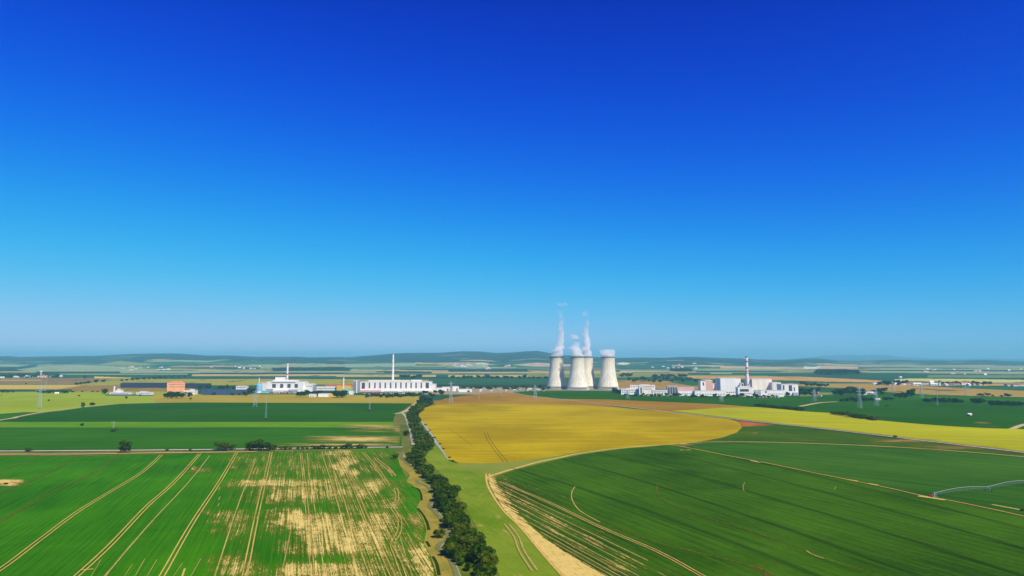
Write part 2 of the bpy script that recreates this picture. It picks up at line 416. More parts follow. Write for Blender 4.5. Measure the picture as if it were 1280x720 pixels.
# ------------------------------------------------------------------ near ground
GR = 43500.0
soil = field_mat('grass_and_soil', C(70,100,35), C(135,125,60), a1=2.2, Ccol=C(165,135,80), cth=0.6)
g = pydata('ground', [(-GR, -2500, -0.25), (GR, -2500, -0.25), (GR, 2500, -0.25), (-GR, 2500, -0.25), (GR, 41000, -0.25), (-GR, 41000, -0.25)],
           [(0, 1, 2, 3), (3, 2, 4, 5)], soil); tag(g, kind='structure')
PA = math.atan2(1, -0.313)                         # crop rows of the left fields
PB = math.atan2(-277, 115)                         # crop rows of the irrigated field on the right
m_lush = field_mat('lush_green_crop', C(34,98,0), C(72,140,2), ang=PA, big=0.009, a1=1.7, along=0.010, across=0.5, a2=1.6, fine=0.5, a3=0.8, Ccol=C(98,112,22), cth=0.66)
m_mid = field_mat('mid_green_crop', C(36,90,4), C(66,120,14), ang=0.02, big=0.006, a1=1.3, along=0.004, across=0.06, a2=1.6)
m_dark = field_mat('dark_green_crop', C(32,78,4), C(54,104,12), ang=0.02, big=0.004, a1=1.2, along=0.003, across=0.05, a2=1.3)
m_band = field_mat('pale_green_crop', C(72,134,8), C(122,156,22), ang=0.0, big=0.006, a1=1.6, along=0.004, across=0.08, a2=1.6)
m_pivot = field_mat('dark_irrigated_crop', C(40,74,0), C(76,118,12), ang=PB, big=0.009, a1=1.7, along=0.012, across=0.26, a2=1.5, fine=0.25, a3=0.7, Ccol=C(84,104,26), cth=0.66, row_sp=9.0, row_amt=0.07)
m_pivot2 = field_mat('green_irrigated_crop', C(40,84,14), C(76,118,26), ang=PB + 0.4, big=0.006, a1=1.6, along=0.006, across=0.10, a2=1.6)
m_gold = field_mat('golden_grain', C(162,136,0), C(200,172,14), ang=0.05, big=0.005, a1=2.4, along=0.005, across=0.07, a2=2.0, Ccol=C(150,150,24), cth=0.60)
m_gold2 = field_mat('pale_golden_grain', C(162,160,10), C(192,188,26), ang=-0.25, big=0.004, a1=2.0, along=0.003, across=0.05, a2=2.0)
m_mead = field_mat('meadow_grass', C(100,134,12), C(140,154,44), ang=PB, big=0.016, a1=2.4, along=0.03, across=0.5, a2=1.0, fine=0.3, a3=0.7, Ccol=C(172,156,74), cth=0.60)
m_olive = field_mat('pale_meadow', C(120,138,40), C(146,150,60), ang=0.1, big=0.012, a1=1.8, Ccol=C(160,150,88), cth=0.62)
m_lime = field_mat('lime_green_crop', C(140,158,28), C(168,180,44), ang=0.1, big=0.003, a1=1.6, along=0.002, across=0.05, a2=1.3)
m_stub = field_mat('yellow_stubble', C(158,140,40), C(192,168,62), ang=0.0, big=0.004, a1=1.6, along=0.002, across=0.05, a2=1.5)
m_rust = field_mat('rusty_stubble', C(150,108,30), C(180,138,48), ang=0.05, big=0.004, a1=1.8, along=0.003, across=0.05, a2=1.6, Ccol=C(120,112,40), cth=0.6)
m_red = field_mat('red_brown_soil', C(150,78,34), C(196,118,56), big=0.02, a1=2.4)
m_verge = field_mat('dark_green_verge', C(40,82,8), C(84,110,14), ang=-0.1, big=0.01, a1=1.6, along=0.006, across=0.08, a2=1.3, Ccol=C(130,110,30), cth=0.60)
m_drysoil = field_mat('bare_dry_soil', C(214,178,112), C(240,208,146), big=0.03, a1=1.8, fine=1.2, a3=0.9, Ccol=C(160,140,70), cth=0.64)
m_drygrass = field_mat('dry_channel_grass', C(138,128,44), C(178,156,66), big=0.05, a1=2.2, fine=0.8, a3=0.9, Ccol=C(110,118,46), cth=0.62)

# plain around the plants
sheet('far_field', [(-260,521),(0,489.8),(150,489.3),(245,490),(245,500),(-260,540)], m_lime)
sheet('yellow_strip', [(165,492.7),(300,492.9),(400,493),(470,494.5),(532,495.5),(527.5,499),(516,506),(240,505),(160,504.4),(120,506)], m_stub)
sheet('lime_field', [(-300,508),(0,490.2),(60,490.6),(150,490.6),(163,492.6),(188,493),(196,504),(150,504.6),(105,509),(80,512),(50,516.2),(20,522),(0,526),(-300,556)], m_lime)
sheet('small_green_field', [(-120,530),(0,517.4),(30,515.2),(52,515.2),(20,521),(0,525),(-120,540)], m_mid)
sheet('dark_green_field', [(-300,562),(-300,556),(0,526.2),(50,517),(105,509.4),(150,505),(200,503.6),(240,503),(516,504.2),(503,513),(494,518),(491,527.6),(0,527.6),(-120,528)], m_dark)
sheet('pale_green_strip', [(-120,529),(0,527.4),(491,527.4),(492,534.5),(0,534.5),(-120,536)], m_band)
sheet('middle_green_field', [(-420,537),(0,534.3),(492,534.3),(500,541),(503,550),(502,557.6),(370,558.6),(260,560.6),(0,562.8),(-420,565)], m_mid)
sheet('field_margin', [(491,528),(494,518),(503,513),(508,519),(512,540),(516,556),(508,566),(500,568),(502,556),(502,549),(499,541)], soil)
# hedge bottom and the dry stream
sheet('stream_verge', [(526,499),(541,502),(531,509),(519,520),(528,528),(545,553),(560,576),(580,612),(600,660),(622,700),(634,740),(600,760),(566,745),(548,720),
      (538,690),(529,660),(522,634),(520,610),(508,600),(498,583),(496,567),(508,566),(516,554),(511,536),(507,520)], field_mat('verge_grass', C(84,104,20), C(126,134,44), big=0.03, a1=2.2, Ccol=C(160,140,72), cth=0.58))
sheet('left_field', [(-420,573),(0,570.2),(100,570.2),(200,567.8),(318,566),(330,564.6),(400,563),(455,561.8),(490,561.4),(497,566),(499,580),(504,590),(509,600),(516,607),(523,611),(525,624),(521,635),
      (530,650),(533,662),(530,680),(538,696),(545,722),(556,760),(-900,760),(-900,640)], m_lush)
CHAN = [((496,567.5),(507,567.5)),((500,582.5),(517,584)),((512.5,594),(531,594)),((508,602.5),(525,601)),((517,608),(535,606)),((522.5,612),(541,611)),((526,625),(546,627)),
        ((521,635),(549,644)),((529,650),(557,657)),((533,662.5),(562,666)),((530,680),(556,683)),((538,695),(564,699)),((546,720),(574,720)),((556,750),(592,756))]
sheet('dry_channel', [a for a, b in CHAN] + [b for a, b in CHAN[::-1]], m_drygrass)
# right side
sheet('plain_green_field', [(640,491),(662,488.8),(760,488.6),(800,493),(862,494.3),(1000,496),(1060,497),(1060,509),(1000,514.5),(975,512),(945,509.6),(905,510),(840,514),(800,510),(732,502.8),(662,495)], m_dark)
sheet('brown_fallow', [(700,498.9),(760,499.5),(830,502.5),(905,505.8),(945,509.4),(905,510.2),(875,512.4),(838,514.6),(800,511),(732,502.6)], m_rust)
sheet('plant_lawn', [(660,492.5),(760,491.5),(870,495.5),(1000,497),(1042,500),(1000,507.5),(940,508.6),(870,503.6),(760,499.2),(705,498)], m_dark)
sheet('east_green_field', [(1000,514.2),(1000,509),(1046,502.6),(1048,499),(1020,498.4),(1020,494),(1100,492),(1165,494.2),(1280,496.8),(1500,499),(1500,545),(1280,536.8),(1240,535.8),(1198,533.8),(1156,530.8),(1100,525.8),(1039,516.4)], m_dark)
sheet('east_pale_green_field', [(1090,495.5),(1165,494.3),(1280,497),(1500,500),(1500,504),(1280,503.4),(1160,500.8),(1090,499)], m_mid)
sheet('rusty_field', [(541,503.5),(556,498.4),(575,495.4),(605,492),(632,490.6),(662,495),(700,499.2),(732,503),(770,508.2),(740,508),(707,506.4),(675,505.3),(600,505.4),(569,505.6),(546,506.5)], m_rust)
sheet('golden_field', [(519,519),(530,509.8),(546,506.4),(569,505.3),(600,505),(675,505),(707,506.2),(740,507.8),(770,509.4),(800,512.3),(825,514.2),(875,520.2),(910,524.2),(920,526.6),(926,530),(927.5,535),(921,540.6),(902.5,547),
      (877.5,551.2),(855,554),(837,555.2),(775,559.4),(725,565),(700,569.5),(662,575),(640,577.6),(600,579.2),(572,578.8),(561,575),(547,552),(528,526.6)], m_gold, z=0.75)
sheet('pale_golden_field', [(838,513.9),(875,512),(905,509.9),(945,509.2),(975,511.5),(1000,514.4),(1039,516.6),(1100,526),(1156,531),(1198,534),(1240,536),(1280,537),(1500,542),(1500,594),(1280,565.2),(1212,556.9),(1156,550.5),(1100,543.5),(1000,532.2),(945,526.8),(910,522.4),(875,518.6)], m_gold2, z=0.7)
sheet('soil_patch', [(915,525.6),(945,528.4),(967,530.6),(955,532.2),(932,533),(927.5,534),(927,530),(920,526)], m_red)
sheet('verge_field', [(927.5,534),(955,532.5),(970,531.2),(1000,534),(1100,545.5),(1212,558.8),(1280,567),(1440,587),(1440,592),(1280,571),(1190,563.5),(1100,557.5),(1000,553.5),(930,552),(876,553),(902,547.6),(921,541)], m_verge)
sheet('meadow', [(545,552),(561,577),(572,579.4),(600,580),(640,578.2),(700,570),(775,560),(837,556),(775,561),(725,568),(700,573.5),(662,582),(640,588),(622,594),(612,600),(619,622),(632,640),(650,657),(670,680),(687,700),(705,720),(735,760),(640,760),(612,690),(585,640),(560,600),(532,575),(530,566),(541,552)], m_mead)
sheet('pale_meadow_patch', [(572,579.3),(600,579.8),(640,578),(700,570),(752,562.6),(700,573.3),(662,581.4),(640,587),(618,594),(596,592),(575,586)], m_olive)
sheet('pivot_field_far', [(858,557.6),(880,554.4),(930,553.2),(1000,554.8),(1100,558.8),(1190,564.8),(1280,572.5),(1440,588),(1440,690),(1280,646),(1188,626),(1155,620.5),(1063,600.8),(948,577.8),(902,568.2),(871,562)], m_pivot2)
sheet('pivot_field_near', [(837,557),(858,559.8),(871,562.4),(902,568.8),(948,578.6),(1063,601.6),(1155,621.4),(1188,627),(1280,647),(1440,691),(1440,770),(800,770),(760,738),(728,710),(700,690),(672,668),(650,648),(632,630),(618,610),(613,601),(622,595.6),(640,589.4),(662,583.6),(700,574.6),(725,569.4),(775,562)], m_pivot)

# ------------------------------------------------------------------ roads and tracks
m_asph = plain('pale_asphalt', C(188,180,160), 0.8, 0.15, 0.2)
m_road = plain('bleached_road', C(232,228,205), 0.8, 0.08, 0.2)
m_dkroad = plain('dark_ditch', C(96,70,48), 0.9, 0.2, 0.2)
m_tan = strip_mat('tan_track', C(200,164,78), C(228,196,106), 1.0, 0.25)
m_tanfade = strip_mat('worn_track', C(170,150,74), C(205,180,104), 0.9, 0.55)
m_brown = strip_mat('brown_tyre_line', C(96,100,24), C(134,118,44), 0.75, 0.5, 0.12)
m_dkline = strip_mat('dark_tyre_line', C(38,64,10), C(52,70,16), 0.8, 0.35)
m_grey = strip_mat('dry_stream_bed', C(108,116,62), C(146,146,92), 0.9, 0.35)
m_dirtroad = strip_mat('dirt_road', C(186,168,118), C(210,190,140), 1.0, 0.12)
ribbon('country_road', [(-420,565.6),(0,564.2),(150,563.4),(262,562.2),(330,561.2),(460,559.6),(503,559.2)], 5.0, m_road, curve=False)
ribbon('headland_track', [(-420,571),(0,568.2),(100,568),(200,566.4),(260,565.8),(320,565)], 9.0, m_tan, curve=False)
ribbon('field_track', [(-300,562),(0,525.2),(20,521.6),(50,515.8),(80,511.8),(105,508.8),(150,504.6),(200,503.2)], 12.0, m_dirtroad)
ribbon('meadow_track', [(-300,509),(-20,500.4),(20,497.6),(50,496),(80,495.6)], 5.0, m_brown)
ribbon('field_edge_track', [(529,497.5),(522,503),(514,509.5),(505,515),(494,517.5)], 15.0, m_dirtroad)
ribbon('farm_track', [(503,516.5),(507,521),(510,530),(513.3,539),(514.6,545.5),(516.5,556)], 4.5, plain('gravel_track', C(198,190,160), 0.9, 0.12, 0.3))
ribbon('farm_road', [(526,524),(530,531),(537.5,541.4),(546,554),(555.5,566),(562,575.4)], 4.2, plain('grey_farm_road', C(176,174,158), 0.8, 0.2, 0.15))
ribbon('main_road', [(560,491.6),(600,490.2),(632,490.4),(662,494.8),(700,499.1),(732,502.9),(780,508.6),(825,513.9),(875,519.6),(910,523.3),(945,527.6),(1000,533.1),(1100,544.6),(1156,551.5),(1212,558),(1280,566.3),(1500,594)], 6.5, m_asph, z=0.78)
ribbon('roadside_ditch', [(825,514.5),(875,520.3),(910,524.1),(945,528.5),(1000,534.1),(1100,545.8),(1156,552.7),(1212,559.2),(1280,567.6),(1500,595.5)], 5.0, m_dkroad, z=0.74)
ribbon('lawn_track', [(1000,508.2),(1022,504),(1034,502.9),(1047,502.3)], 16.0, m_dirtroad)
ribbon('east_track', [(1262,538),(1275,532.6),(1290,529),(1340,520)], 14.0, m_dirtroad)
ribbon('plant_road', [(500,490.5),(560,489.5),(640,488),(700,487.4),(790,489.6)], 14.0, m_asph)
ribbon('pivot_border_track', [(848,555.6),(865,553.8),(885,552.9),(930,552.7),(1000,554.1),(1100,558.2),(1180,563.2),(1280,571.4),(1440,586)], 5.5, m_tan)
ribbon('pivot_edge_track', [(858,555.6),(837,556),(775,560.6),(725,567),(700,572.4),(675,577.4),(655,583),(637,588),(622,592.6),(612,596),(609.6,600)], 6.0, m_tan)
ribbon('pivot_service_track', [(836,556),(848,557.8),(871,562.2),(902,568.4),(937,575.3),(965,580.6),(1010,590),(1063,600.8),(1110,610.4),(1155,620.6),(1188,626.3),(1235,636),(1280,646),(1340,660)], 2.6, strip_mat('service_track', C(196,150,60), C(222,176,92), 1.0, 0.2))
for a in ([(938,576.2),(950,578.6)], [(1060,600.2),(1072,602)], [(1085,605),(1098,607)], [(1148,620.6),(1162,622.6),(1182,625.6)], [(850,563),(864,562.8)]):
    ribbon('trampled_patch', a, 7.0 if len(a) == 3 else 4.5, m_tan)
ribbon('bare_patch', [(1240,631.4),(1254,634),(1270,637),(1290,641)], 3.6, m_tan)
ribbon('stream_bed', [(503,566),(502,573),(515,584),(530,593.6),(529,599),(521,602.5),(530,606),(537,611),(543.5,623),(537,632.5),(545,641),(556,655),(560.5,665),(559.5,674),(551,680),(548,685.5),(554,691.5),(564,701),(570,716),(580,742)], 5.2, m_grey)
ribbon('stream_bed_line', [(505,567),(506,574),(518,583),(532,594.4),(531,599.4),(524,602.5),(533,606),(539.5,611),(546,624),(540,632),(548,641),(558.5,655),(563,665),(562,675),(554,681),(551,686),(557,691),(567,701),(573.5,716),(584,742)], 0.9, strip_mat('pale_stream_edge', C(178,172,126), C(196,190,150), 0.8, 0.4))
# scarp under the field edge at the channel bends, its shade painted dark green
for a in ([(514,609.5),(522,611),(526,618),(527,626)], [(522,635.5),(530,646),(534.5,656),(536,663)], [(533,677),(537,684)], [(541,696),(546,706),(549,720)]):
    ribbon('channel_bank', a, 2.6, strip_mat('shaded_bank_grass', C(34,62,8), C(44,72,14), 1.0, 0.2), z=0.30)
# tractor tramlines of the left field (pairs of wheel lines)
TR = [([(-80,607),(0,589),(50,570)], m_brown, (0,), 2.2), ([(-120,662),(0,617.5),(25,606.5),(60,592),(100,570.5)], m_brown, (-1.4,1.4), 1.2), ([(-70,694),(0,653),(62,617.5),(105,597.5),(150,570.5)], m_brown, (-1.4,1.4), 1.3),
      ([(-60,748),(0,713),(50,675.5),(100,638.5),(155,605),(180,589),(202,569)], m_tan, (-1.35,1.35), 1.0),
      ([(60,752),(97,720),(140,680),(185,632.5),(217,604),(250,567.5)], m_tan, (-1.35,1.35), 1.1),
      ([(106,745),(132,720),(160,687),(195,647),(237,602),(262,570)], m_tanfade, (0,), 1.4),
      ([(184,750),(203,720),(242,652),(275,602),(296,566)], m_tan, (-1.3,1.3), 1.1),
      ([(262,745),(269,720),(295,640),(308,604),(319,577)], m_tan, (0,), 0.9), ([(300,745),(306,720),(320,650),(330,605),(339,566)], m_tan, (-1.3,1.3), 1.1),
      ([(392,745),(390,715),(385,652),(380,602),(376,567)], m_tan, (-1.2,1.0), 0.8), ([(412,745),(406,720),(395,647),(386,590),(384,567)], m_tan, (0,), 0.9),
      ([(456,745),(449,720),(430,660),(417,612),(402,567)], m_tan, (0,), 1.2), ([(474,745),(462,720),(442,665),(425,610),(409,567)], m_tan, (0,), 1.2),
      ([(500,745),(490,720),(465,665),(440,605),(421,569)], m_tan, (-1.5,1.2), 1.1), ([(485,607),(472,587),(454,566)], m_tan, (-1.4,1.4), 1.1),
      ([(492,596),(484,586),(474,578),(469,573)], m_tanfade, (-2.2,1.2), 2.0),
      ([(495,611),(496.5,625),(491,636),(499,648),(499,665),(491,681),(497,700),(505,722),(512,745)], m_tan, (-1.3,1.3), 1.0),
      ([(345,735),(356,700),(365,655)], m_tanfade, (0,), 1.0), ([(520,735),(508,700),(500,672)], m_tanfade, (0,), 1.2),
      ([(225,730),(231,712)], m_tan, (0,), 1.4), ([(100,714),(117,712.6)], m_tan, (0,), 2.0)]
for pts, m, offs, w in TR: ribbon('tyre_tracks', pts, w, m, offs=offs)
for x, y in ((274,612),(274,624),(273,632),(268,646),(286,608)): ribbon('tyre_scuff', [(x - 1.0, y + 2), (x + 1.0, y - 2)], 0.9, m_tanfade)
for x0 in (160, 175, 190, 120, 138, 222, 245):
    ribbon('sown_row_gap', [(x0 - 12, 732), (x0 + 6, 700 + (x0 % 7))], 0.5, m_tanfade)
# irrigated field: outer earth strip, wheel arcs and tramlines
ribbon('pivot_outer_track', [(609.5,593),(611,606),(619.5,622),(632.5,640),(650.5,657),(670.5,680),(687.5,700),(705.5,720),(732,752)], 2.6, m_tan, offs=(-1.6,1.8))
EARTH = [(612,597),(619,592),(621,602),(629,616),(642,634),(656,650),(677,671),(704,690),(733,707),(762,724),(795,748),(725,748),(704,720),(686,700),(669,680),(649,657),(631,640),(619,622),(612,606)]
LAYER[0] += 0.02
TL = LAYER[0]
def world_line(name, x0, y0, L, w, m, ang=PB, start=0.0):
    p = G(x0, y0); pp = []
    for k in range(4):
        q = start + L * k / 3; a, b_ = proj(p.x + math.cos(ang) * q, p.y + math.sin(ang) * q, 0.0); pp.append((a, b_))
    ribbon(name, pp, w, m, curve=False)
LR = random.Random(4)
for i in range(26):                         # rows of the young crop running off the bare edge
    f = i / 25; ex, ey = np.interp(f, [0, .25, .5, .75, 1], [623, 634, 656, 704, 770]), np.interp(f, [0, .25, .5, .75, 1], [599, 620, 650, 690, 728])
    world_line('sown_row_gap', ex, ey, LR.uniform(90, 230) * (1.1 - .5 * f), LR.uniform(.5, 1.2), (m_brown, m_tanfade, m_dkline, m_tanfade)[i % 4], start=LR.uniform(0, 6))
ribbon('wheel_arc', [(719,609),(715,616),(715,625),(722.5,637.5),(735,646),(750,654)], 1.4, m_tanfade)
ribbon('wheel_arc', [(750,654),(775,664),(825,681),(870,692),(920,704),(960,716)], 1.3, m_brown)
ribbon('wheel_arc', [(822.5,605.5),(820.5,612.5),(825,622.5),(840,632.5),(875,645),(920,660),(965,674)], 1.2, m_brown)
ribbon('wheel_arc', [(900,654),(930,663),(1004,688),(1027,699),(1093,718)], 1.1, m_brown)
ribbon('wheel_arc', [(931,604),(929,609),(930,615)], 0.8, m_tanfade); ribbon('wheel_arc', [(1045,609),(1043,613)], 0.7, m_tanfade)
ribbon('tyre_tracks', [(624,603),(650,614),(690,631),(750,660),(820,690),(875,720),(930,752)], 1.0, m_tan, offs=(-1.2,1.2))
for a, b in (((640,586),(1120,760)), ((700,574),(1210,745)), ((745,566),(1280,722)), ((800,561),(1290,690)), ((850,560),(1290,665))):
    P = [(a[0] + (b[0] - a[0]) * k / 6, a[1] + (b[1] - a[1]) * (k / 6) ** 1.12) for k in range(7)]
    ribbon('tyre_tracks', P, 1.1, m_dkline, offs=(-1.3, 1.3))
ribbon('tyre_tracks', [(940,709),(952,715),(975,728)], 1.6, m_brown, offs=(-2, 0, 2)); ribbon('tyre_tracks', [(1008,690),(1016,695),(1030,700)], 1.4, m_tanfade)
ribbon('tyre_tracks', [(607,541),(612,552),(622,566),(632,578)], 1.3, m_brown, z=0.77, offs=(-2.2, 2.2))
ribbon('tyre_tracks', [(560,535),(575,546),(590,558)], 1.0, m_brown, z=0.77)
ribbon('tyre_tracks', [(600,563),(625,569),(645,573)], 1.0, m_brown, z=0.77)
for x, y, w in ((768,541.6,10), (712,522.6,4), (718,533.6,4), (700,546,3), (833,538.8,4), (620,532,5), (680,549,4), (905,528.6,4), (1170,530.2,0.1)):
    if w > 1: ribbon('flattened_grain', [(x - w / 2, y - .2), (x + w / 2, y + .2)], 2.4, m_brown, z=0.765)
ribbon('tyre_tracks', [(633,656),(645,672),(652,690),(668,715)], 1.6, m_tanfade, offs=(-1.6, 1.6))

# thin and failed crop
def blob(x, y, cx, cy, rx, ry, s=0.25):
    s = min(0.85, s * 1.5); k = min(1.0, ry / 14); x += k * (5 * math.sin(y * 0.21 + cx) + 3 * math.sin(y * .53)); y += k * (1.4 * math.sin(x * 0.13 + cy) + 0.9 * math.sin(x * 0.37))
    d = max(abs(x - cx) / rx, abs(y - cy) / ry); return max(0.0, min(1.0, (1.0 + s - d) / (2 * s)))
BL = [(400,642,95,80,.40,.3),(357,605,58,3.6,1.0,.5),(395,603,85,5,.55,.5),(372,618,44,10,.62,.4),(425,616,40,10,.60,.5),(392,587,56,9,.42,.5),(432,586,14,14,.85,.3),(423,567,23,3.8,.62,.3),(385,568,30,3,.30,.5),
      (420,668,72,28,.86,.3),(366,650,22,18,.98,.3),(460,664,40,38,.70,.4),(292,655,24,16,.50,.5),(305,658,25,14,.45,.4),(400,712,62,11,.95,.3),(315,712,40,12,.60,.5),
      (485,640,12,28,.50,.5),(462,612,16,12,.75,.4),(485,590,8,8,.4,.5),(533,702,16,22,.85,.35),(513,700,12,30,.5,.5),(498,675,26,30,.42,.6),(525,655,9,16,.55,.5),(470,700,30,30,.6,.5),(519,668,12,30,.45,.6),(247,588,14,3.5,.5,.6),(320,588,30,3,.4,.6)]
NEG = [(360,634,80,3.6,.75,.5),(335,690,17,30,.8,.4),(370,672,9,12,.6,.5),(400,702,60,4.5,.75,.5),(352,641,10,1.4,.7,.4),(445,648,12,3,.5,.5),(436,640,70,2.5,.5,.5),(448,657,6,12,.35,.5),(370,596,90,2.2,.5,.5)]
def dryL(x, y):
    v = 0.0
    for cx_, cy2, rx, ry, a, s in BL: v = max(v, a * blob(x, y, cx_ + (y - cy2) * (cx_ - 500) * -0.0016, cy2, rx, ry, s))
    for cx_, cy2, rx, ry, a, s in NEG: v *= 1 - a * blob(x, y, cx_, cy2, rx, ry, s)
    edge = [(496,566),(500,582),(509,600),(523,611),(525,625),(521,635),(530,650),(533,662),(530,680),(538,696),(545,722),(556,745)]
    xe = np.interp(y, [e[1] for e in edge], [e[0] for e in edge])
    return min(0.80, v * 1.15) if x < xe - 1 else 0.0
def dry_mat(name, A, B, ang, thr=0.5, along=0.014, across=0.5, soft=0.45, fine=1.4, gain=3.2):
    t = NT(name); v, res = t.rows(ang, along, across)
    n = t.noise(v, 1.0, 4.0, 0.65); nb = t.noise(t.rows(ang, 0.02, 0.10)[0], 1.0, 4.0, 0.7, 0.6); nf = t.noise(t.rows(ang, fine * 0.16, fine)[0], 1.0, 5.0, 0.8)
    s = t.math('ADD', t.math('ADD', t.math('MULTIPLY', n, 0.50), t.math('MULTIPLY', nb, 0.25)), t.math('MULTIPLY', nf, 0.25))
    d = t.attr('dry')
    a = t.math('SUBTRACT', t.math('ADD', d, t.math('MULTIPLY', t.math('SUBTRACT', s, 0.5), gain)), thr)
    a = smooth(t, a, -soft, soft * 1.6)
    a = t.math('MULTIPLY', a, smooth(t, d, 0.02, 0.25))
    k = t.noise(t.pos(), 0.12, 4.0, 0.7)
    kk = t.math('ADD', t.math('ADD', t.math('MULTIPLY', k, .4), t.math('MULTIPLY', nf, .6)), t.math('MULTIPLY', t.math('SUBTRACT', a, 0.75), 0.25))
    return t.finish(t.mix(smooth(t, kk, 0.36, 0.60), A, B), 0.95, alpha=t.math('MULTIPLY', a, 0.95), spec=0.0)
overlay('dry_crop_patch', 220, 556, 563, 745, dryL, dry_mat('dried_out_crop', C(142,128,22), C(248,218,122), PA, along=0.010, across=0.75, gain=5.0, thr=0.46), TL + 0.004)
def dryM(x, y):
    v = 0
    for cx_, cy2, rx, ry, a, s in ((465,533,32,2.2,.8,.6),(480,535,24,2.2,.7,.5),(465,539.8,24,1.2,.6,.6),(450,549.5,46,3,1.0,.5),(430,546.5,35,1.2,.5,.6),(425,556.4,62,1.3,.9,.4),(350,556.6,30,.8,.5,.6),(493,551,4,5,.6,.5),(495,537,5,5,.6,.5),(160,530,50,1.2,.0,.5),(-5,531,25,2,.4,.6)):
        v = max(v, a * blob(x, y, cx_, cy2, rx, ry, s))
    return v
overlay('dry_crop_patch', -60, 500, 528, 560, dryM, dry_mat('dried_out_crop_far', C(196,168,76), C(234,202,116), 0.0, along=0.006, across=0.08), TL + 0.004, sx=2.5, sy=0.5)
def dryR(x, y):
    if inpoly(EARTH, x, y):
        xo = np.interp(y, [595,606,622,640,657,680,700,720,748], [608,611,619,632,650,670,687,705,728]); wd = np.interp(y, [595,620,660,720,750], [10,14,18,58,70])
        return float(min(1.0, max(0.55, 1.15 - 0.45 * (x - xo) / wd)) * (0.70 if y < 635 else 0.70 + 0.3 * min(1, (y - 635) / 40)))
    d = min(math.hypot(x - ex, (y - ey) * 1.6) for ex, ey in ((632,603),(640,612),(660,630),(690,655),(730,682),(780,710),(830,738)))
    v = max(0.0, 0.50 - d / 150.0)
    ok = inpoly([(612,600),(622,592),(640,600),(800,650),(1000,750),(720,750),(668,680),(630,640)], x, y)
    return v if ok else 0.0
overlay('bare_earth_edge', 604, 900, 588, 748, dryR, dry_mat('bare_earth', C(168,144,58), C(238,204,112), PB, thr=0.52, along=0.006, across=0.42, soft=0.12, fine=0.8), TL + 0.004, sx=2.0, sy=1.0)
def dryP(x, y):
    v = 0
    for cx_, cy2, rx, ry, a, s in ((1130,551.5,30,1.6,.9,.6),(1195,560,40,1.8,.8,.6),(1000,556.5,20,.5,.0,.5),(1228,529,9,1.2,.8,.5),(1100,511,20,1,.0,.6),(1240,534,6,.7,.6,.6),(690,503,40,1.0,.6,.7)):
        v = max(v, a * blob(x, y, cx_, cy2, rx, ry, s))
    return v
overlay('bare_soil_patch', 980, 1290, 524, 566, dryP, dry_mat('brown_earth', C(150,120,50), C(190,152,84), 0.0, along=0.008, across=0.08), TL + 0.004, sx=2.5, sy=0.5)
def dryK(x, y):
    v = 0
    for cx_, cy2, rx, ry, a, s in ((4,603,12,2.4,1.,.4),(12,606,9,1.8,1.,.5),(20,602.6,7,1.6,1.0,.5)): v = max(v, a * blob(x, y, cx_, cy2, rx, ry, s))
    return v
overlay('bare_hollow', -12, 32, 596, 612, dryK, dry_mat('pale_hollow_soil', C(206,172,84), C(238,204,118), 0.0, thr=0.3, along=0.3, across=0.3), TL + 0.004, sx=0.8, sy=0.5)
# ------------------------------------------------------------------ vegetation
def leaf_mat(name, A, B, Cc):
    t = NT(name); n = t.noise(t.pos(), 0.35, 3.0, 0.6)
    oi = t.n('ShaderNodeObjectInfo'); nf = t.noise(t.pos(), 2.0, 2.0, 0.6)
    f = t.math('ADD', t.math('MULTIPLY', n, 0.6), t.math('MULTIPLY', nf, 0.4))
    c = t.mix(smooth(t, f, 0.42, 0.62), A, B)
    c = t.mix(t.math('MULTIPLY', t.math('MULTIPLY', smooth(t, oi.outputs['Random'], 0.35, 1.0), 0.8), smooth(t, f, 0.40, 0.60)), c, Cc)
    return t.finish(c, 1.0, spec=0.0)
m_leaf = leaf_mat('dark_foliage', (0.007, 0.022, 0.001, 1), (0.085, 0.160, 0.005, 1), (0.17, 0.20, 0.008, 1))  # sunlit and shaded clumps painted in by these bright and dark leaf tones
m_leaf_far = leaf_mat('far_foliage', (0.010, 0.030, 0.006, 1), (0.028, 0.070, 0.012, 1), (0.05, 0.085, 0.015, 1))
m_bark = plain('bark', (0.09, 0.065, 0.04, 1), 0.95, 0.3, 2.0)
def crown_mesh(name, seed, n, leaf, rx=1.0, rz=0.85, lobes=6, low=0.12):
    """unit-height tree crown: leaf clumps spread through uneven lobes"""
    rg = np.random.default_rng(seed); V = []; F = []
    L = []
    for k in range(lobes):
        a = rg.uniform(0, 6.28); d = rg.uniform(0.05, 0.26) * rx
        L.append((d * math.cos(a), d * math.sin(a), rg.uniform(0.38, 0.74), rg.uniform(0.17, 0.28) * rx, rg.uniform(0.14, 0.24) * rz))
    L.append((0, 0, 0.48, 0.33 * rx, 0.36 * rz))
    for i in range(n):
        lx, ly, lz, lr, lh = L[rg.integers(len(L))]
        v = rg.normal(size=3); v /= np.linalg.norm(v); q = rg.uniform(0.45, 1.08) ** 0.6
        p = np.array([lx + v[0] * lr * q, ly + v[1] * lr * q, lz + v[2] * lh * q])
        if p[2] < low: p[2] = low + rg.uniform(0, 0.06)
        nn = v + rg.normal(size=3) * 0.55; nn /= np.linalg.norm(nn)
        a = np.cross(nn, [0.3, 0.2, 1.0]); a /= np.linalg.norm(a); b = np.cross(nn, a)
        s = leaf * rg.uniform(0.6, 1.35); b0 = len(V)
        for ca, cb in ((-1, -0.6), (0.1, -1), (1, 0.2), (0.2, 1), (-0.8, 0.7)):
            V.append(tuple(p + a * ca * s + b * cb * s * 0.8))
        F.append((b0, b0 + 1, b0 + 2, b0 + 3, b0 + 4))
    me = bpy.data.meshes.new(name); me.from_pydata(V, [], F); me.update(); return me
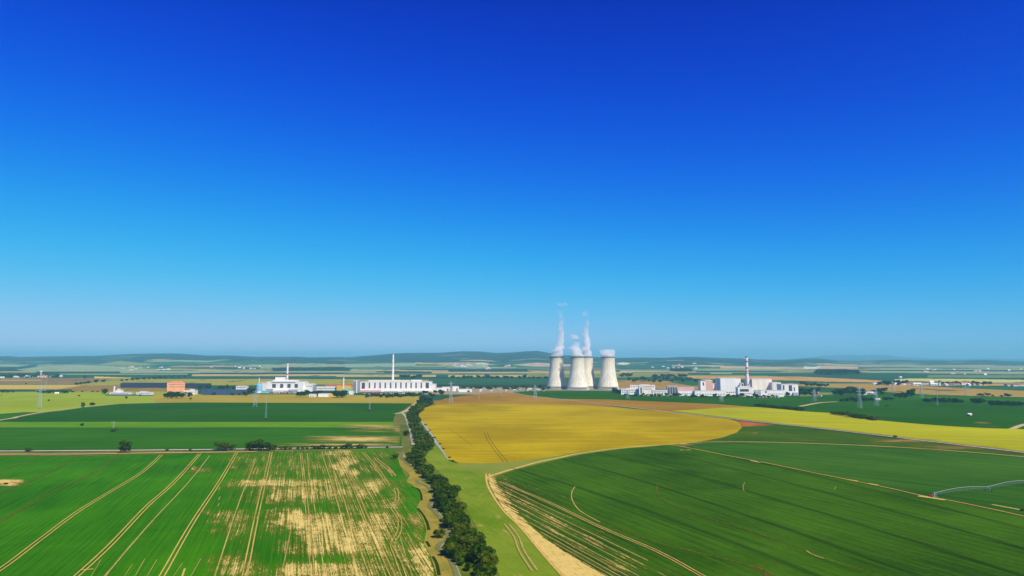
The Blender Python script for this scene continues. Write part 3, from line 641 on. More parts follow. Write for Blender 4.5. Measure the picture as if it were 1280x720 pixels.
def trunk_mesh(name, seed):
    rg = random.Random(seed); bm = bmesh.new()
    add_bar(bm, (0, 0, -0.02), (0.01, 0, 0.3), 0.055, 0.04)
    for k in range(5):
        a = k * 1.3 + rg.random(); add_bar(bm, (0.01, 0, 0.24 + 0.03 * k), (0.2 * math.cos(a), 0.2 * math.sin(a), 0.5 + 0.05 * k), 0.026, 0.01)
    me = bpy.data.meshes.new(name); bm.to_mesh(me); bm.free(); return me
CR_NEAR = [crown_mesh('crown', s, 3600, 0.030, rx=rx, rz=rz, lobes=lb, low=0.04) for s, rx, rz, lb in ((1,1.1,1,7),(2,1.25,.95,8),(3,1.0,1.05,6),(4,1.35,.9,9),(5,1.15,1.0,7))]
CR_MID = [crown_mesh('crown', s, 900, 0.050, rx=rx, rz=rz, lobes=lb, low=0.03) for s, rx, rz, lb in ((11,1.25,.95,6),(12,1.5,.9,7),(13,1.1,1,5),(14,1.4,.95,7))]
CR_FAR = [crown_mesh('crown', s, 260, 0.095, rx=rx, rz=rz, lobes=lb, low=0.02) for s, rx, rz, lb in ((21,1.4,.9,4),(22,1.7,.85,5),(23,1.2,1,4))]
TRK = [trunk_mesh('trunk', 1), trunk_mesh('trunk', 2)]
for m in CR_NEAR + CR_MID: m.materials.append(m_leaf)
for m in CR_FAR: m.materials.append(m_leaf_far)
for m in TRK: m.materials.append(m_bark)
ORD = ['first','second','third','fourth','fifth','sixth','seventh','eighth','ninth','tenth','eleventh','twelfth','thirteenth','fourteenth','fifteenth','sixteenth','seventeenth','eighteenth','nineteenth','twentieth']
TV = [0]
def tree(name, p, h, label, group=None, cat='tree', wide=1.0, lod=None, yaw=None):
    k = TV[0]; TV[0] += 1
    d = p.y
    crs = CR_NEAR if (lod or (0 if d < 760 else 1 if d < 1700 else 2)) == 0 else CR_MID if (lod or (1 if d < 1700 else 2)) == 1 else CR_FAR
    r = empty(name, (p.x, p.y, 0), yaw if yaw is not None else (k * 2.399) % 6.28, label=label, cat=cat, group=group)
    r.scale = (h * wide, h * wide * (0.9 + 0.2 * ((k * 7) % 5) / 4), h)
    c = bpy.data.objects.new('crown', crs[k % len(crs)]); COL.objects.link(c); c.parent = r
    t = bpy.data.objects.new('trunk', TRK[k % 2]); COL.objects.link(t); t.parent = r
    return r

# hedgerow along the stream: crown centres fall inside its outline
HEDGE = [(530,497),(542,502.5),(530,509),(520,518),(523,526),(529,536),(535,545),(543,551),(540,559),(529,567.5),(528,574),(538.5,585),(552,595),(559,600.6),(570,610),(575,618),(577,628),(581,643),(588,654),(596,667),(602,677),(614,686),(616,705),(618,722),(624,745),
         (600,745),(592,722),(582,709),(571,699),(557,684),(564,672),(563,657),(554,647),(549,632),(543,617),(541,606),(531,593.6),(518,582.5),(509,573.5),(512,566),(521,555),(518,545.5),(512,532),(508.5,517),(518,509),(526,499)]
hp = [G(x, y, 4.5) for x, y in HEDGE]; poly = [(p.x, p.y) for p in hp]
rg = random.Random(5); pts = []
ys = [p[1] for p in poly]; xs = [p[0] for p in poly]
for _ in range(60000):
    y = rg.uniform(min(ys), max(ys)); x = rg.uniform(min(xs), max(xs))
    if not inpoly(poly, np.array([x, x - 1.7, x + 1.7]), np.array([y, y, y])).all(): continue
    rmin = 5.0 if y < 520 else 6.5 if y < 800 else 9.0 if y < 1200 else 12.5
    if all((x - a) ** 2 + (y - b) ** 2 > rmin * rmin for a, b in pts[-400:]): pts.append((x, y))
pts.sort(key=lambda q: q[1]); pts = pts[:295]
CNT = {}
for i, (x, y) in enumerate(pts):
    h = (8.8 if y < 520 else 8.6 if y < 800 else 9 if y < 1200 else 11) * rg.uniform(0.5, 1.35)
    w = 1.0 if y < 520 else 1.05 if y < 800 else 1.25
    seg = ('at the near end of the hedgerow, beside the winding dry stream bed' if y < 520 else 'in the middle of the hedgerow, between winding stream bed and meadow' if y < 800 else
           'in the hedgerow between gravel track and golden field' if y < 1300 else 'at the far end of the hedgerow, near the long white hall')
    # which edge of the hedgerow it stands on: counted from the near end while it can still be told apart
    near = [q for q in pts if abs(q[1] - y) < 14]; lo_, hi_ = min(q[0] for q in near), max(q[0] for q in near)
    side = 'stream' if x - lo_ < 3.2 else 'meadow' if hi_ - x < 3.2 else 'middle'
    k = CNT.setdefault(side, 0); CNT[side] += 1
    if k < 18:
        lab = ('nearest' if k == 0 else ORD[k] + ' nearest') + {'stream': ' hedgerow tree on the stream side of the hedge', 'meadow': ' hedgerow tree on the meadow side of the hedge', 'middle': ' hedgerow tree along the middle line of the hedge'}[side]
    else: lab = 'dark broadleaf tree ' + seg
    tree('hedgerow_tree', Vector((x, y, 0)), h, lab, 'trees of the hedgerow along the dry stream', wide=w)

def row(spec, lab, group, name='field_tree', cat='tree', wide=1.2):
    """spec: (px, py of the foot, height m[, width])"""
    n = len(spec); spec = sorted(spec, key=lambda s: s[0])
    for i, s in enumerate(spec):
        l = lab if n == 1 else (ORD[i] + ' from left, ' + lab if i < n - 1 else 'rightmost ' + lab)
        tree(name, G(s[0], s[1]), s[2], l, group if n > 1 else None, cat=cat, wide=s[3] if len(s) > 3 else wide)
row([(155.5,566.4,17,1.0)], 'single round dark tree beside the country road on the left', None)
row([(275,563.2,12,1.3),(283,563.2,11.5,1.3),(289,562.6,9,1.2)], 'bush of the small dark clump on the country road', 'bushes of the small roadside clump', 'roadside_bush', 'bush', 1.3)
row([(313,563,13,1.1),(320,563.4,15.5,1.1),(327,563.2,12,1.2),(334,563.2,12,1.3),(341,562.8,9,1.4)], 'bush of the large dark clump on the country road', 'bushes of the large roadside clump', 'roadside_bush', 'bush', 1.3)
row([(x, 562 - (x-350) * 0.016, h, 1.6) for x, h in ((351,3.5),(357,5),(363,3.2),(372,3.5),(379,4.5),(384,3),(392,5),(399,4.5),(404,6),(412,5),(420,3.5),(427,5),(434,7),(440,4.5),(447,5),(452,6),(457,4.5),(484,3)) ],
    'low bush of the thin hedge on the country road', 'low bushes of the roadside hedge', 'hedge_bush', 'bush', 1.6)
row([(36,564.2,5,1.8)], 'low dark bush on the country road near the left end', None, 'roadside_bush', 'bush')
row([(10,563.6,2.4,2.2)], 'tiny dark shrub on the road verge at far left', None, 'roadside_bush', 'bush')
row([(209,563.3,2.6,1.8)], 'tiny green shrub beside the road right of the single round tree', None, 'roadside_bush', 'bush')
row([(238,563,2.4,1.8)], 'tiny dark shrub on the road just left of the small clump', None, 'roadside_bush', 'bush')
row([(494,573.5,7,1.2)], 'small dark bush on the left bank where the stream bed begins', None, 'bank_bush', 'bush')
row([(508.5,544.5,9,1.6)], 'dark round bush left of the gravel track', None, 'bank_bush', 'bush')
row([(522,592,3.2,1.7)], 'low dark bush on the dry grass in the upper stream channel', None, 'bank_bush', 'bush')
row([(544.5,636,5,1.3)], 'dark bush at the inner bend of the stream bed', None, 'bank_bush', 'bush')
row([(548.5,673,6.5,1.2)], 'lone green bush in the loop of the stream bed', None, 'bank_bush', 'bush')
row([(102,532.4,5,1.6)], 'tiny dark bush in the left green field above the pale strip', None, 'field_bush', 'bush')
row([(141.5,539.6,6.5,2.0)], 'flat dark bush at the foot of the thin pylon in the green field', None, 'field_bush', 'bush')
row([(332,525,4.5,1.8)], 'small dark bush at the thin mast in the dark green field', None, 'field_bush', 'bush')
row([(462,513.8,4,2.2)], 'small brownish bush at the mast near the right end of the green field', None, 'field_bush', 'bush')
row([(104,509.4,14,0.9)], 'taller dark tree of the pair beside the dirt road', None)
row([(115.5,507.2,10,1.2)], 'shorter dark tree of the pair beside the dirt road', None)
row([(158,498.6,9,.9)], 'small tree on the lime green field below the white factory', None)
row([(61,501.6,6,1)], 'tiny tree alone in the middle of the lime green field', None)
row([(98.5,495.6,6,1.2)], 'tiny tree in the upper right of the lime green field', None)
row([(1.5,495.2,4,1.2)], 'tiny shrub at the left edge of the lime green field', None, 'field_bush', 'bush')
row([(175,495.2,6,1.2)], 'tiny dark tree below the right end of the white factory', None)
row([(238,499.8,7,1)], 'tiny dark tree in the yellow strip below the orange hall', None)
row([(130.5,492.8,22,1.1),], 'big dark tree left of the white factory', None)
row([(3,490.8,12,1.5),(9,490.8,10,1.6),(16,490.6,8,1.4)], 'dark tree of the short row at the far left edge', 'trees at far left edge', 'row_tree')
row([(49,491.5,11,1.4),(55,491.8,12,1.7),(61,491.8,11,1.7),(67,491.6,10,1.8),(74,491.8,12,1.7),(80,491.8,12,1.5),(84,491.4,7,1.5),(91,490.4,6,2),(103,490,5,2),(116,490.2,5,2),(122,490.2,5,2)], 'dark tree of the thicket above the lime green field', 'trees of the thicket above the lime field', 'row_tree')
row([(96,481.3,13,1.4),(101,480.8,13,1.3),(106,480.2,14,1.2),(111,479.7,17,1.1),(120,478.6,18,1.2),(129,477.6,15,1.3)], 'dark tree of the diagonal row on the brown field', 'trees on the brown field')
row([(32.5,480.6,8,1.1)], 'tiny tree alone on the brown field', None)
row([(106,473.2,20,.9)], 'lone dark tree on the far edge of the brown field', None)
row([(x, 476.6 - (x-150)*.062, h, 1.4) for x, h in ((152,12),(158,13),(165,16),(172,17),(180,16),(186,14),(193,17),(200,18),(207,13),(215,12),(223,11),(231,12))], 'tree of the long diagonal row above the yellow strip', 'trees of the diagonal row above the yellow strip')
row([(209,497.8,20,1.1),(215,498,25,1),(221,498,21,1.2),(227,497.6,20,1.1)], 'dark tree in front of the orange hall', 'dark trees in front of the orange hall', 'row_tree')
row([(237,496.2,17,1.2)], 'round dark tree in front of the cream shed right of the orange hall', None)
row([(250,486.5,14,1),(258,486.5,19,.7),(262,486.5,17,.7),(275,486.8,18,.8),(279,486.8,16,.8),(284,486.8,20,.6),(292,487,14,1),(267,493.8,9,1.3),(291,494.4,10,1.4),(299,494,7,1.5),(307,495,17,1),(312,492,22,1),(316,492,20,1.1)], 'dark tree around the blue panel field', 'trees around the blue panel field', 'row_tree')
def scatter(x0, x1, y0, y1, n, h0, h1, lab, group, seed, name='row_tree', wide=1.3, y0b=None, y1b=None):
    r_ = random.Random(seed); out = []
    for i in range(n):
        f = (i + 0.5) / n; x = x0 + (x1 - x0) * f + r_.uniform(-.3, .3) * (x1 - x0) / n
        a = y0 + ((y0 if y0b is None else y0b) - y0) * f; b = y1 + ((y1 if y1b is None else y1b) - y1) * f
        out.append((x, r_.uniform(a, b), r_.uniform(h0, h1), wide * r_.uniform(.85, 1.2)))
    row(out, lab, group, name=name)
scatter(373,432,493.5,496,12,11,19,'dark tree in front of the left plant', 'dark trees in front of the left plant', 1)
row([(422,497,24,1.25),(427,497,26,1.1)], 'big round dark tree left of the turquoise hall', 'big trees beside the turquoise hall', 'row_tree')
scatter(455,522,494.5,497.5,20,7,14,'tree in front of the long white hall', 'trees in front of the long white hall', 2)
scatter(524,546,491,497,6,9,13,'tree at the right end of the long white hall', 'trees at the right end of the long hall', 3)
row([(552,493.6,20,1.15)], 'round dark tree right of the long white hall', None)
scatter(500,527,471.5,474,8,14,24,'dark tree behind the roof of the long hall', 'trees behind the long hall', 4)
scatter(562,690,472.6,473.6,20,14,24,'dark tree of the long row behind the dark green field', 'trees of the long row behind the green field', 5)
scatter(572,690,485.2,488,18,9,15,'tree beside the plant road left of the cooling towers', 'trees on the plant road', 6)
scatter(776,790,470.3,471.2,5,22,28,'dark tree of the block right of the cooling towers', 'trees of the block right of the towers', 8)
scatter(815,858,470.8,473.6,12,16,26,'dark tree of the broken row behind the fields', 'trees of the broken row', 9)
scatter(784,872,474.2,478.5,18,14,20,'dark tree of the hedge behind the brown field', 'trees of the hedge behind the brown field', 10)
scatter(768,778,491,493.5,4,15,22,'dark tree between the last cooling tower and the offices', 'trees at the last cooling tower', 7)
scatter(780,862,494.2,495.8,18,6,11,'tree in front of the white office blocks', 'trees in front of the offices', 11)
scatter(863,976,495.8,498,20,6,14,'tree in front of the reactor halls', 'trees in front of the reactor halls', 12)
row([(985,495.5,15,1.1)], 'olive green tree in front of the block at the right end of the plant', None)
scatter(946,1002,506.6,508.8,16,6,10,'bush on the border between lawn and pale golden field', 'bushes bordering the pale golden field', 13, name='border_bush', wide=1.9, y0b=512.5, y1b=514)
scatter(1000,1024,488,496,14,11,17,'tree of the grove right of the plant', 'trees of the grove right of the plant', 14)
scatter(1000,1036,480.5,482.5,12,11,17,'tree of the row on the rusty field edge', 'trees of the rusty field edge', 15, y0b=482.5, y1b=484)
scatter(1042,1081,489,495,18,12,19,'dark tree of the wood left of the farm', 'trees of the wood left of the farm', 16)
scatter(1093,1106,489,493,6,12,18,'dark tree of the wood right of the farm', 'trees of the wood right of the farm', 17)
row([(1124,498,21,1.3),(1131,498,20,1.3)], 'large dark tree of the round pair beside the pylon line', 'round pair of trees beside the pylon line', 'field_tree')
row([(1138.5,496.2,27,.9)], 'tall dark tree right of the round pair', None)
scatter(1051,1094,500.4,503.6,8,10,14,'small tree of the loose row in the east green field', 'small trees of the loose row', 18, y0b=500.5, y1b=502)
row([(1108,500.3,10,2),(1113,500,11,1.8)], 'low dark bush left of the round tree pair', 'low bushes left of the round pair', 'field_bush', 'bush')
row([(1109,508.6,5,2)], 'tiny dark bush alone in the east green field', None, 'field_bush', 'bush')
scatter(1040,1058,516.6,518.2,8,6,10,'bush at the left of the hedge on the pale golden field', 'bushes on the golden field edge, left part', 19, name='border_bush', wide=1.8, y0b=519.5, y1b=520.5)
scatter(1062,1095,520.5,522,14,6,10,'bush at the right of the hedge on the pale golden field', 'bushes on the golden field edge, right part', 20, name='border_bush', wide=1.8, y0b=525, y1b=526.2)
scatter(1156,1203,501.5,503,14,9,14,'dark tree of the left row in the eastern field', 'trees of the left row in the eastern field', 21, y0b=503, y1b=504)
scatter(1215,1228,503.5,504.5,5,11,15,'dark tree of the short middle row in the eastern field', 'trees of the middle row in the eastern field', 22)
scatter(1237,1279,505.5,507,12,10,15,'dark tree of the right row in the eastern field', 'trees of the right row in the eastern field', 23, y0b=507, y1b=508)
row([(1224,494.6,9,1.6),(1228,495,8,1.5),(1235,495,12,1.3),(1241,495.6,7,1.4),(1252,496,6,1.6),(1260,496.2,13,1.3)], 'dark tree on the edge of the ochre field', 'trees on the ochre field edge')
scatter(1098,1135,479.8,481.6,12,14,22,'tree of the village on the right', 'trees of the village', 24)
scatter(1175,1240,480,482,14,12,20,'tree among the village houses on the right', 'trees among the village houses', 25)
scatter(0,74,470.6,473,14,14,26,'tree behind the village at far left', 'trees behind the far left village', 26)

# far wood that reads as one mass
def mass(name, x0, x1, yb, h, n, label, seed):
    rg = np.random.default_rng(seed); V = []; F = []
    a = G(x0, yb); b = G(x1, yb)
    for i in range(n):
        p = np.array([rg.uniform(a.x, b.x), a.y + rg.uniform(0, 260), h * rg.uniform(0.1, 1.0) ** 0.5])
        e = min((p[0] - a.x), (b.x - p[0])) / max(1, (b.x - a.x)); p[2] *= min(1, 0.45 + e * 7)
        nn = rg.normal(size=3) + np.array([0, -0.6, 1.0]); nn /= np.linalg.norm(nn)
        u = np.cross(nn, [1, .3, .2]); u /= np.linalg.norm(u); w = np.cross(nn, u); s = rg.uniform(3, 6.5); k = len(V)
        for c, d in ((-1, -.6), (.1, -1), (1, .2), (.2, 1), (-.8, .7)): V.append(tuple(p + u * c * s + w * d * s))
        F.append((k, k + 1, k + 2, k + 3, k + 4))
    o = pydata(name, V, F, m_leaf_far); tag(o, label, 'wood', kind='stuff'); return o
mass('wood', 1037, 1077, 468.8, 34, 3500, 'dark block of far woodland behind the fields on the right', 3)
mass('wood', 846, 865, 464.6, 24, 1500, 'small dark block of far woodland behind the reactor halls', 4)
mass('wood', 342, 432, 462.8, 24, 3000, 'dark strip of far woodland behind the left plant', 5)

# ------------------------------------------------------------------ cooling towers and steam
def shell_mat():
    t = NT('tower_concrete'); g = t.n('ShaderNodeTexCoord').outputs['Object']
    mp = t.n('ShaderNodeMapping'); mp.inputs['Scale'].default_value = (1, 1, 0.06); t.l(g, mp.inputs[0])
    n = t.noise(mp.outputs[0], 0.25, 5.0, 0.6); n2 = t.noise(g, 0.03, 4.0, 0.6)
    sx = t.n('ShaderNodeSeparateXYZ'); t.l(g, sx.inputs[0])
    f = t.math('ADD', t.math('MULTIPLY', n, 0.6), t.math('MULTIPLY', n2, 0.4))
    c = t.mix(smooth(t, f, 0.38, 0.62), (0.68, 0.60, 0.45, 1), (0.90, 0.82, 0.66, 1))
    top_dark = t.math('MULTIPLY', smooth(t, t.math('ADD', sx.outputs[2], t.math('MULTIPLY', n, 40.0)), 112, 146), 0.45)  # concrete turns raggedly darker towards the rim
    return t.finish(t.mix(top_dark, c, C(150,145,130,1)), 0.9, spec=0.1)
m_shell = shell_mat(); m_dark = plain('dark_rim_concrete', C(96,92,84,1), 0.9, 0.15, 0.2)
m_fill = plain('wet_fill_slats', C(118,84,74,1), 0.9, 0.3, 0.5); m_conc = plain('pale_concrete', C(206,200,190,1), 0.9, 0.1, 0.3)
def tower(px, py, label, hh=122.0, rb=40.0):
    p = G(px, py); r = empty('cooling_tower', (p.x, p.y, 0), 0.3, label=label, cat='cooling tower', group='four cooling towers')
    zt, r0 = 101.0, 26.0; zb = 10.5
    a = (zt - zb) / math.sqrt((rb / r0) ** 2 - 1)
    def rad(z): return r0 * math.sqrt(1 + ((z - zt) / a) ** 2)
    prof = [(rad(zb + (hh - zb) * k / 40), zb + (hh - zb) * k / 40) for k in range(41)]
    bm = bmesh.new(); lathe(bm, prof, 72); lathe(bm, [(q - 0.8, z) for q, z in prof[::-1]], 72); from_bm('shell', bm, m_shell, r, smooth=True)
    bm = bmesh.new(); q = rad(hh); lathe(bm, [(q - 0.9, hh), (q - 0.9, hh + 1.2), (q + 1.3, hh + 1.2), (q + 1.3, hh - 1.2), (q + 0.05, hh - 1.2)], 72); from_bm('rim', bm, m_dark, r)
    bm = bmesh.new(); q = rad(zb); lathe(bm, [(q - 1.0, zb - 1.2), (q + 0.8, zb - 1.2), (q + 0.8, zb + 0.6), (q + 0.02, zb + 0.6)], 72); from_bm('ring_beam', bm, m_conc, r)
    bm = bmesh.new(); n = 40
    for k in range(n):
        t0 = 2 * math.pi * k / n; rr = rb + 3.2
        for s in (-1, 1):
            t1 = t0 + s * math.pi / n
            add_bar(bm, (rr * math.cos(t0), rr * math.sin(t0), 0.3), ((rb - .2) * math.cos(t1), (rb - .2) * math.sin(t1), zb - 0.8), 0.9, 0.8)
    from_bm('column_ring', bm, m_conc, r)
    bm = bmesh.new(); lathe(bm, [(rb - 5.5, 0.4), (rb - 5.5, zb - 0.3)], 60, cap_top=True); from_bm('air_inlet_fill', bm, m_fill, r)
    bm = bmesh.new(); lathe(bm, [(rb + 5.5, -0.2), (rb + 5.5, 1.6), (rb + 4.6, 1.6), (rb + 4.6, 0.6)], 60); lathe(bm, [(rb + 4.6, 0.6), (0.1, 0.6)], 60); from_bm('basin', bm, m_conc, r)
    return p
T1 = tower(695.9, 485.9, 'leftmost cooling tower, standing alone with a tall thin steam plume', rb=38.5)
T2 = tower(722, 487.0, 'second cooling tower from the left, overlapping the tower behind it')
T3 = tower(733.2, 485.5, 'cooling tower half hidden behind the second one, with the tallest right plume')
T4 = tower(760.4, 486.4, 'rightmost cooling tower with only a low cap of steam', rb=39)
def steam(name, p, path, dens, label, scale, thr=0.40, rise=0.26):
    """path: (pixel x, pixel y, radius m) up the plume"""
    prof = []
    for x, y, r in path:
        z = CAM_H + slope(y) * p.y; a, b, c = ray(x, y); prof.append((a / b * p.y - p.x, z, r))
    fine = []
    for i in range(len(prof) - 1):
        for j in range(9): f = j / 9; fine.append(tuple(prof[i][k] * (1 - f) + prof[i + 1][k] * f for k in range(3)))
    fine.append(prof[-1]); bm = bmesh.new(); rings = []
    for i, (x, z, r) in enumerate(fine):
        rings.append([bm.verts.new((x + r * math.cos(2 * math.pi * k / 32), r * math.sin(2 * math.pi * k / 32), z)) for k in range(32)])
    for a, b in zip(rings, rings[1:]):
        for k in range(32): bm.faces.new((a[k], a[(k + 1) % 32], b[(k + 1) % 32], b[k]))
    bm.faces.new(rings[0][::-1]); bm.faces.new(rings[-1])
    for ring, (x, z, r) in zip(rings, fine):
        lift = min(1.0, (z - prof[0][1]) / 25.0) if 'plume' in name else 1.0      # ragged, except where it leaves the rim
        for v in ring:
            c0 = Vector((x, 0, z)); w = v.co + Vector((len(label) * 3.1, 0, 0))
            k = 1 + lift * (0.75 * mnoise.noise(w * 0.055) + 0.45 * mnoise.noise(w * 0.13)); v.co = c0 + (v.co - c0) * max(0.25, k)
            v.co.z += 4 * lift * mnoise.noise(w * 0.09 + Vector((5, 5, 5)))
    t = NT('steam'); tc = t.n('ShaderNodeTexCoord').outputs['Object']
    n = t.noise(tc, scale, 4.0, 0.62, 0.8); n2 = t.noise(tc, scale * 0.32, 2.0, 0.5)
    f = t.math('ADD', t.math('MULTIPLY', n, 0.55), t.math('MULTIPLY', n2, 0.45))
    sx = t.n('ShaderNodeSeparateXYZ'); t.l(tc, sx.inputs[0])
    z0 = prof[0][1]; z1 = prof[-1][1]
    # the plume thins as it climbs
    h = t.n('ShaderNodeMapRange'); t.l(sx.outputs[2], h.inputs[0]); h.inputs[1].default_value = z0; h.inputs[2].default_value = z1; h.inputs[3].default_value = 0.0; h.inputs[4].default_value = 1.0
    th = t.math('ADD', thr, t.math('MULTIPLY', t.math('POWER', h.outputs[0], 1.2), rise))
    dd = t.math('MULTIPLY', t.math('SUBTRACT', f, th), 7.0, True)
    dd = t.math('MULTIPLY', dd, t.math('SUBTRACT', 1.0, t.math('MULTIPLY', h.outputs[0], 0.75)))
    dn = t.math('MULTIPLY', dd, dens)
    v = t.n('ShaderNodeVolumePrincipled'); v.inputs['Color'].default_value = (1, 1, 1, 1); t.l(dn, v.inputs['Density'])
    t.l(v.outputs[0], t.out.inputs['Volume'])
    o = from_bm(name, bm, t.m, loc=(p.x, p.y, 0)); tag(o, label, 'steam', 'steam rising from the cooling towers'); return o
steam('steam_plume', T1, [(696.2,445.4,23),(697.5,440,21),(699.5,434,16),(701,426,12),(700.8,416,12),(701.2,406,11),(702,399,9)], 0.13, 'tall thin steam plume rising from the leftmost cooling tower', 0.060, 0.26, 0.15)
steam('steam_cloud', T1, [(700.5,398,6),(701.5,395,10),(700.5,391,10),(701.5,387,7)], 0.03, 'faint wisp of steam above the tall left plume', 0.06, 0.34, 0.06)
steam('steam_cloud', T1, [(703,382.5,8),(703.5,381,22),(703,379,20),(702,377.6,8)], 0.03, 'faint topmost shred of steam high above the leftmost tower', 0.06, 0.38, 0.04)
steam('steam_plume', T2, [(722,445.4,23),(721,440,23),(719.5,435,19),(720,430,11),(719.5,427,8)], 0.13, 'short steam puff rising from the second tower', 0.06, 0.27, 0.18)
steam('steam_cloud', T2, [(716.5,424.4,8),(717,422.4,15),(716.5,419.8,15),(716,418,8)], 0.10, 'small detached steam cloud floating above the second tower', 0.07, 0.32, 0.08)
steam('steam_plume', T3, [(733.2,445.4,21),(733.5,438,17),(733.5,428,14),(732.6,420,13),(732.4,413,9),(733.8,405,9),(735,398,8)], 0.13, 'tall bright steam plume rising from the half hidden tower', 0.060, 0.26, 0.17)
steam('steam_cloud', T3, [(732.5,396,8),(732,393,12),(731.5,390,11),(731,388.5,6)], 0.03, 'faint wisp of steam above the tall right plume', 0.06, 0.36, 0.05)
steam('steam_plume', T4, [(760.4,445.8,24),(760,442.5,27),(760,439.5,27),(759,436.6,22)], 0.13, 'low white steam cap on the rightmost cooling tower', 0.07, 0.30, 0.12)

# ------------------------------------------------------------------ buildings, measured in photograph pixels at their own distance
M = dict(white=plain('white_cladding', (0.86, 0.80, 0.74, 1), 0.7, 0.07, 0.12, True), cream=plain('cream_cladding', (0.84, 0.74, 0.62, 1), 0.7, 0.08, 0.12, True), pink=plain('pinkish_cladding', C(214,168,158,1), 0.75, 0.07, 0.05),
         orange=plain('orange_cladding', C(242,168,124), 0.75, 0.10, 0.06), red=plain('red_cladding', C(214,84,58,1), 0.75, 0.08, 0.06), grey=plain('grey_cladding', C(168,166,172,1), 0.6, 0.10, 0.1),
         roof=plain('pale_roof', C(214,206,198,1), 0.8, 0.10, 0.05), dkroof=plain('dark_roof', C(70,66,70,1), 0.8, 0.15, 0.1), win=plain('dark_windows', C(58,52,60,1), 0.25, 0.25, 0.2, spec=0.5),
         blue=plain('light_blue_cladding', C(140,196,226,1), 0.6, 0.06, 0.1), turq=plain('turquoise_roof', C(130,200,190,1), 0.6, 0.08, 0.1), yellow=plain('yellow_cladding', C(232,180,50,1), 0.7, 0.08, 0.1),
         stack=plain('white_chimney_paint', C(236,230,226,1), 0.6, 0.05, 0.2), stred=plain('red_chimney_paint', C(196,72,64,1), 0.6, 0.06, 0.2), pinkband=plain('faded_red_paint', C(226,190,180,1), 0.6, 0.06, 0.2),
         panel=plain('solar_cells', C(46,46,50,1), 0.6, 0.10, 0.2, spec=0.15), panel2=plain('blue_solar_cells', C(60,72,94,1), 0.6, 0.10, 0.2, spec=0.15), tile=plain('red_roof_tiles', C(170,96,74,1), 0.9, 0.15, 0.2),
         house=plain('pale_render', C(226,214,200,1), 0.85, 0.08, 0.1), steel=plain('galvanised_steel', C(172,182,188,1), 0.5, 0.08, 0.5), dull=plain('dull_steel', C(120,132,126), 0.5, 0.1, 0.5), rustred=plain('red_paint', C(150,20,24,1), 0.5, 0.1, 0.8), black=plain('black_rubber', C(24,24,24,1), 0.8, 0.1, 0.8))
class B:
    """a building whose parts are given in photograph pixels at the distance of its foot"""
    def __init__(s, name, cx_, yb, label, cat='building', group=None, yaw=0.0):
        s.p = G(cx_, yb); s.cx = cx_; s.yb = yb; s.s = (s.p.y * CP - CAM_H * SP) / FPX
        s.r = empty(name, (s.p.x, s.p.y, 0), yaw, label=label, cat=cat, group=group)
    def X(s, x): return (x - s.cx) * s.s
    def Zz(s, y): return max((s.yb - y) * s.s, 0)
    def box(s, part, x0, x1, y0, y1, mat, depth=20.0, front=0.0, parent=None, taper=0.0):
        z0 = s.Zz(y1) - (0.3 if y1 >= s.yb else 0)
        bm = bmesh.new(); add_box(bm, s.X(x0), s.X(x1), front, front + depth, z0, s.Zz(y0), taper=taper)
        return from_bm(part, bm, M[mat] if isinstance(mat, str) else mat, parent or s.r)
    def wall(s, x0, x1, y0, y1, mat='white', depth=24.0, front=0.0, roof='roof', lines=True):
        w = s.box('wall', x0, x1, y0, y1, mat, depth, front)
        if roof:
            bm = bmesh.new(); add_box(bm, s.X(x0) - 0.5, s.X(x1) + 0.5, front - 0.5, front + depth + 0.5, s.Zz(y0) + 0.003, s.Zz(y0) + 0.9); from_bm('roof', bm, M[roof], s.r)
        return w
    def win(s, x0, x1, y0, y1, front=0.0, part='window', mat='win', parent=None):
        bm = bmesh.new(); add_box(bm, s.X(x0), s.X(x1), front - 0.25, front - 0.01, s.Zz(y1), s.Zz(y0))
        w = from_bm(part, bm, M[mat], parent or s.r)
        n = max(1, int((s.X(x1) - s.X(x0)) / 5)); bm = bmesh.new()
        for k in range(1, n + 1):
            x = s.X(x0) + (s.X(x1) - s.X(x0)) * k / (n + 1); add_box(bm, x - .2, x + .2, front - 0.34, front - 0.26, s.Zz(y1), s.Zz(y0))
        from_bm('mullion', bm, M['grey'], w); return w
    def row(s, x0, x1, y0, y1, n, front=0.0, fill=0.6):
        w = (x1 - x0) / n
        for k in range(n): s.win(x0 + w * (k + .5 - fill / 2), x0 + w * (k + .5 + fill / 2), y0, y1, front)
def chimney(px, yb, ytop, w0, w1, bands, label, dist=None, name='chimney'):
    b = B(name, px, yb, label, 'chimney'); H = b.Zz(ytop); r0 = w0 * b.s / 2; r1 = w1 * b.s / 2
    bm = bmesh.new(); lathe(bm, [(r0 + (r1 - r0) * k / 8, -0.3 + (H + 0.3) * k / 8) for k in range(9)], 28, cap_top=True); from_bm('shaft', bm, M['stack'], b.r, smooth=False)
    for ya, yb2, m in bands:
        z1, z0 = b.Zz(ya), b.Zz(yb2); ra = r0 + (r1 - r0) * z0 / H; rb = r0 + (r1 - r0) * z1 / H
        bm = bmesh.new(); lathe(bm, [(ra + .003, z0), (ra + .12, z0 + .01), (rb + .12, z1 - .01), (rb + .003, z1)], 28); from_bm('band', bm, M[m], b.r)
    bm = bmesh.new(); lathe(bm, [(r1, H - 1.4), (r1 + .7, H - 1.4), (r1 + .7, H - 1.1), (r1, H - 1.1)], 28); from_bm('gallery', bm, M['grey'], b.r)
    bm = bmesh.new(); lathe(bm, [(r1, H), (r1 + .25, H), (r1 + .25, H + .8), (r1 - .5, H + .8), (r1 - .5, H - .5)], 28); from_bm('cap', bm, M['dkroof'], b.r)
    return b

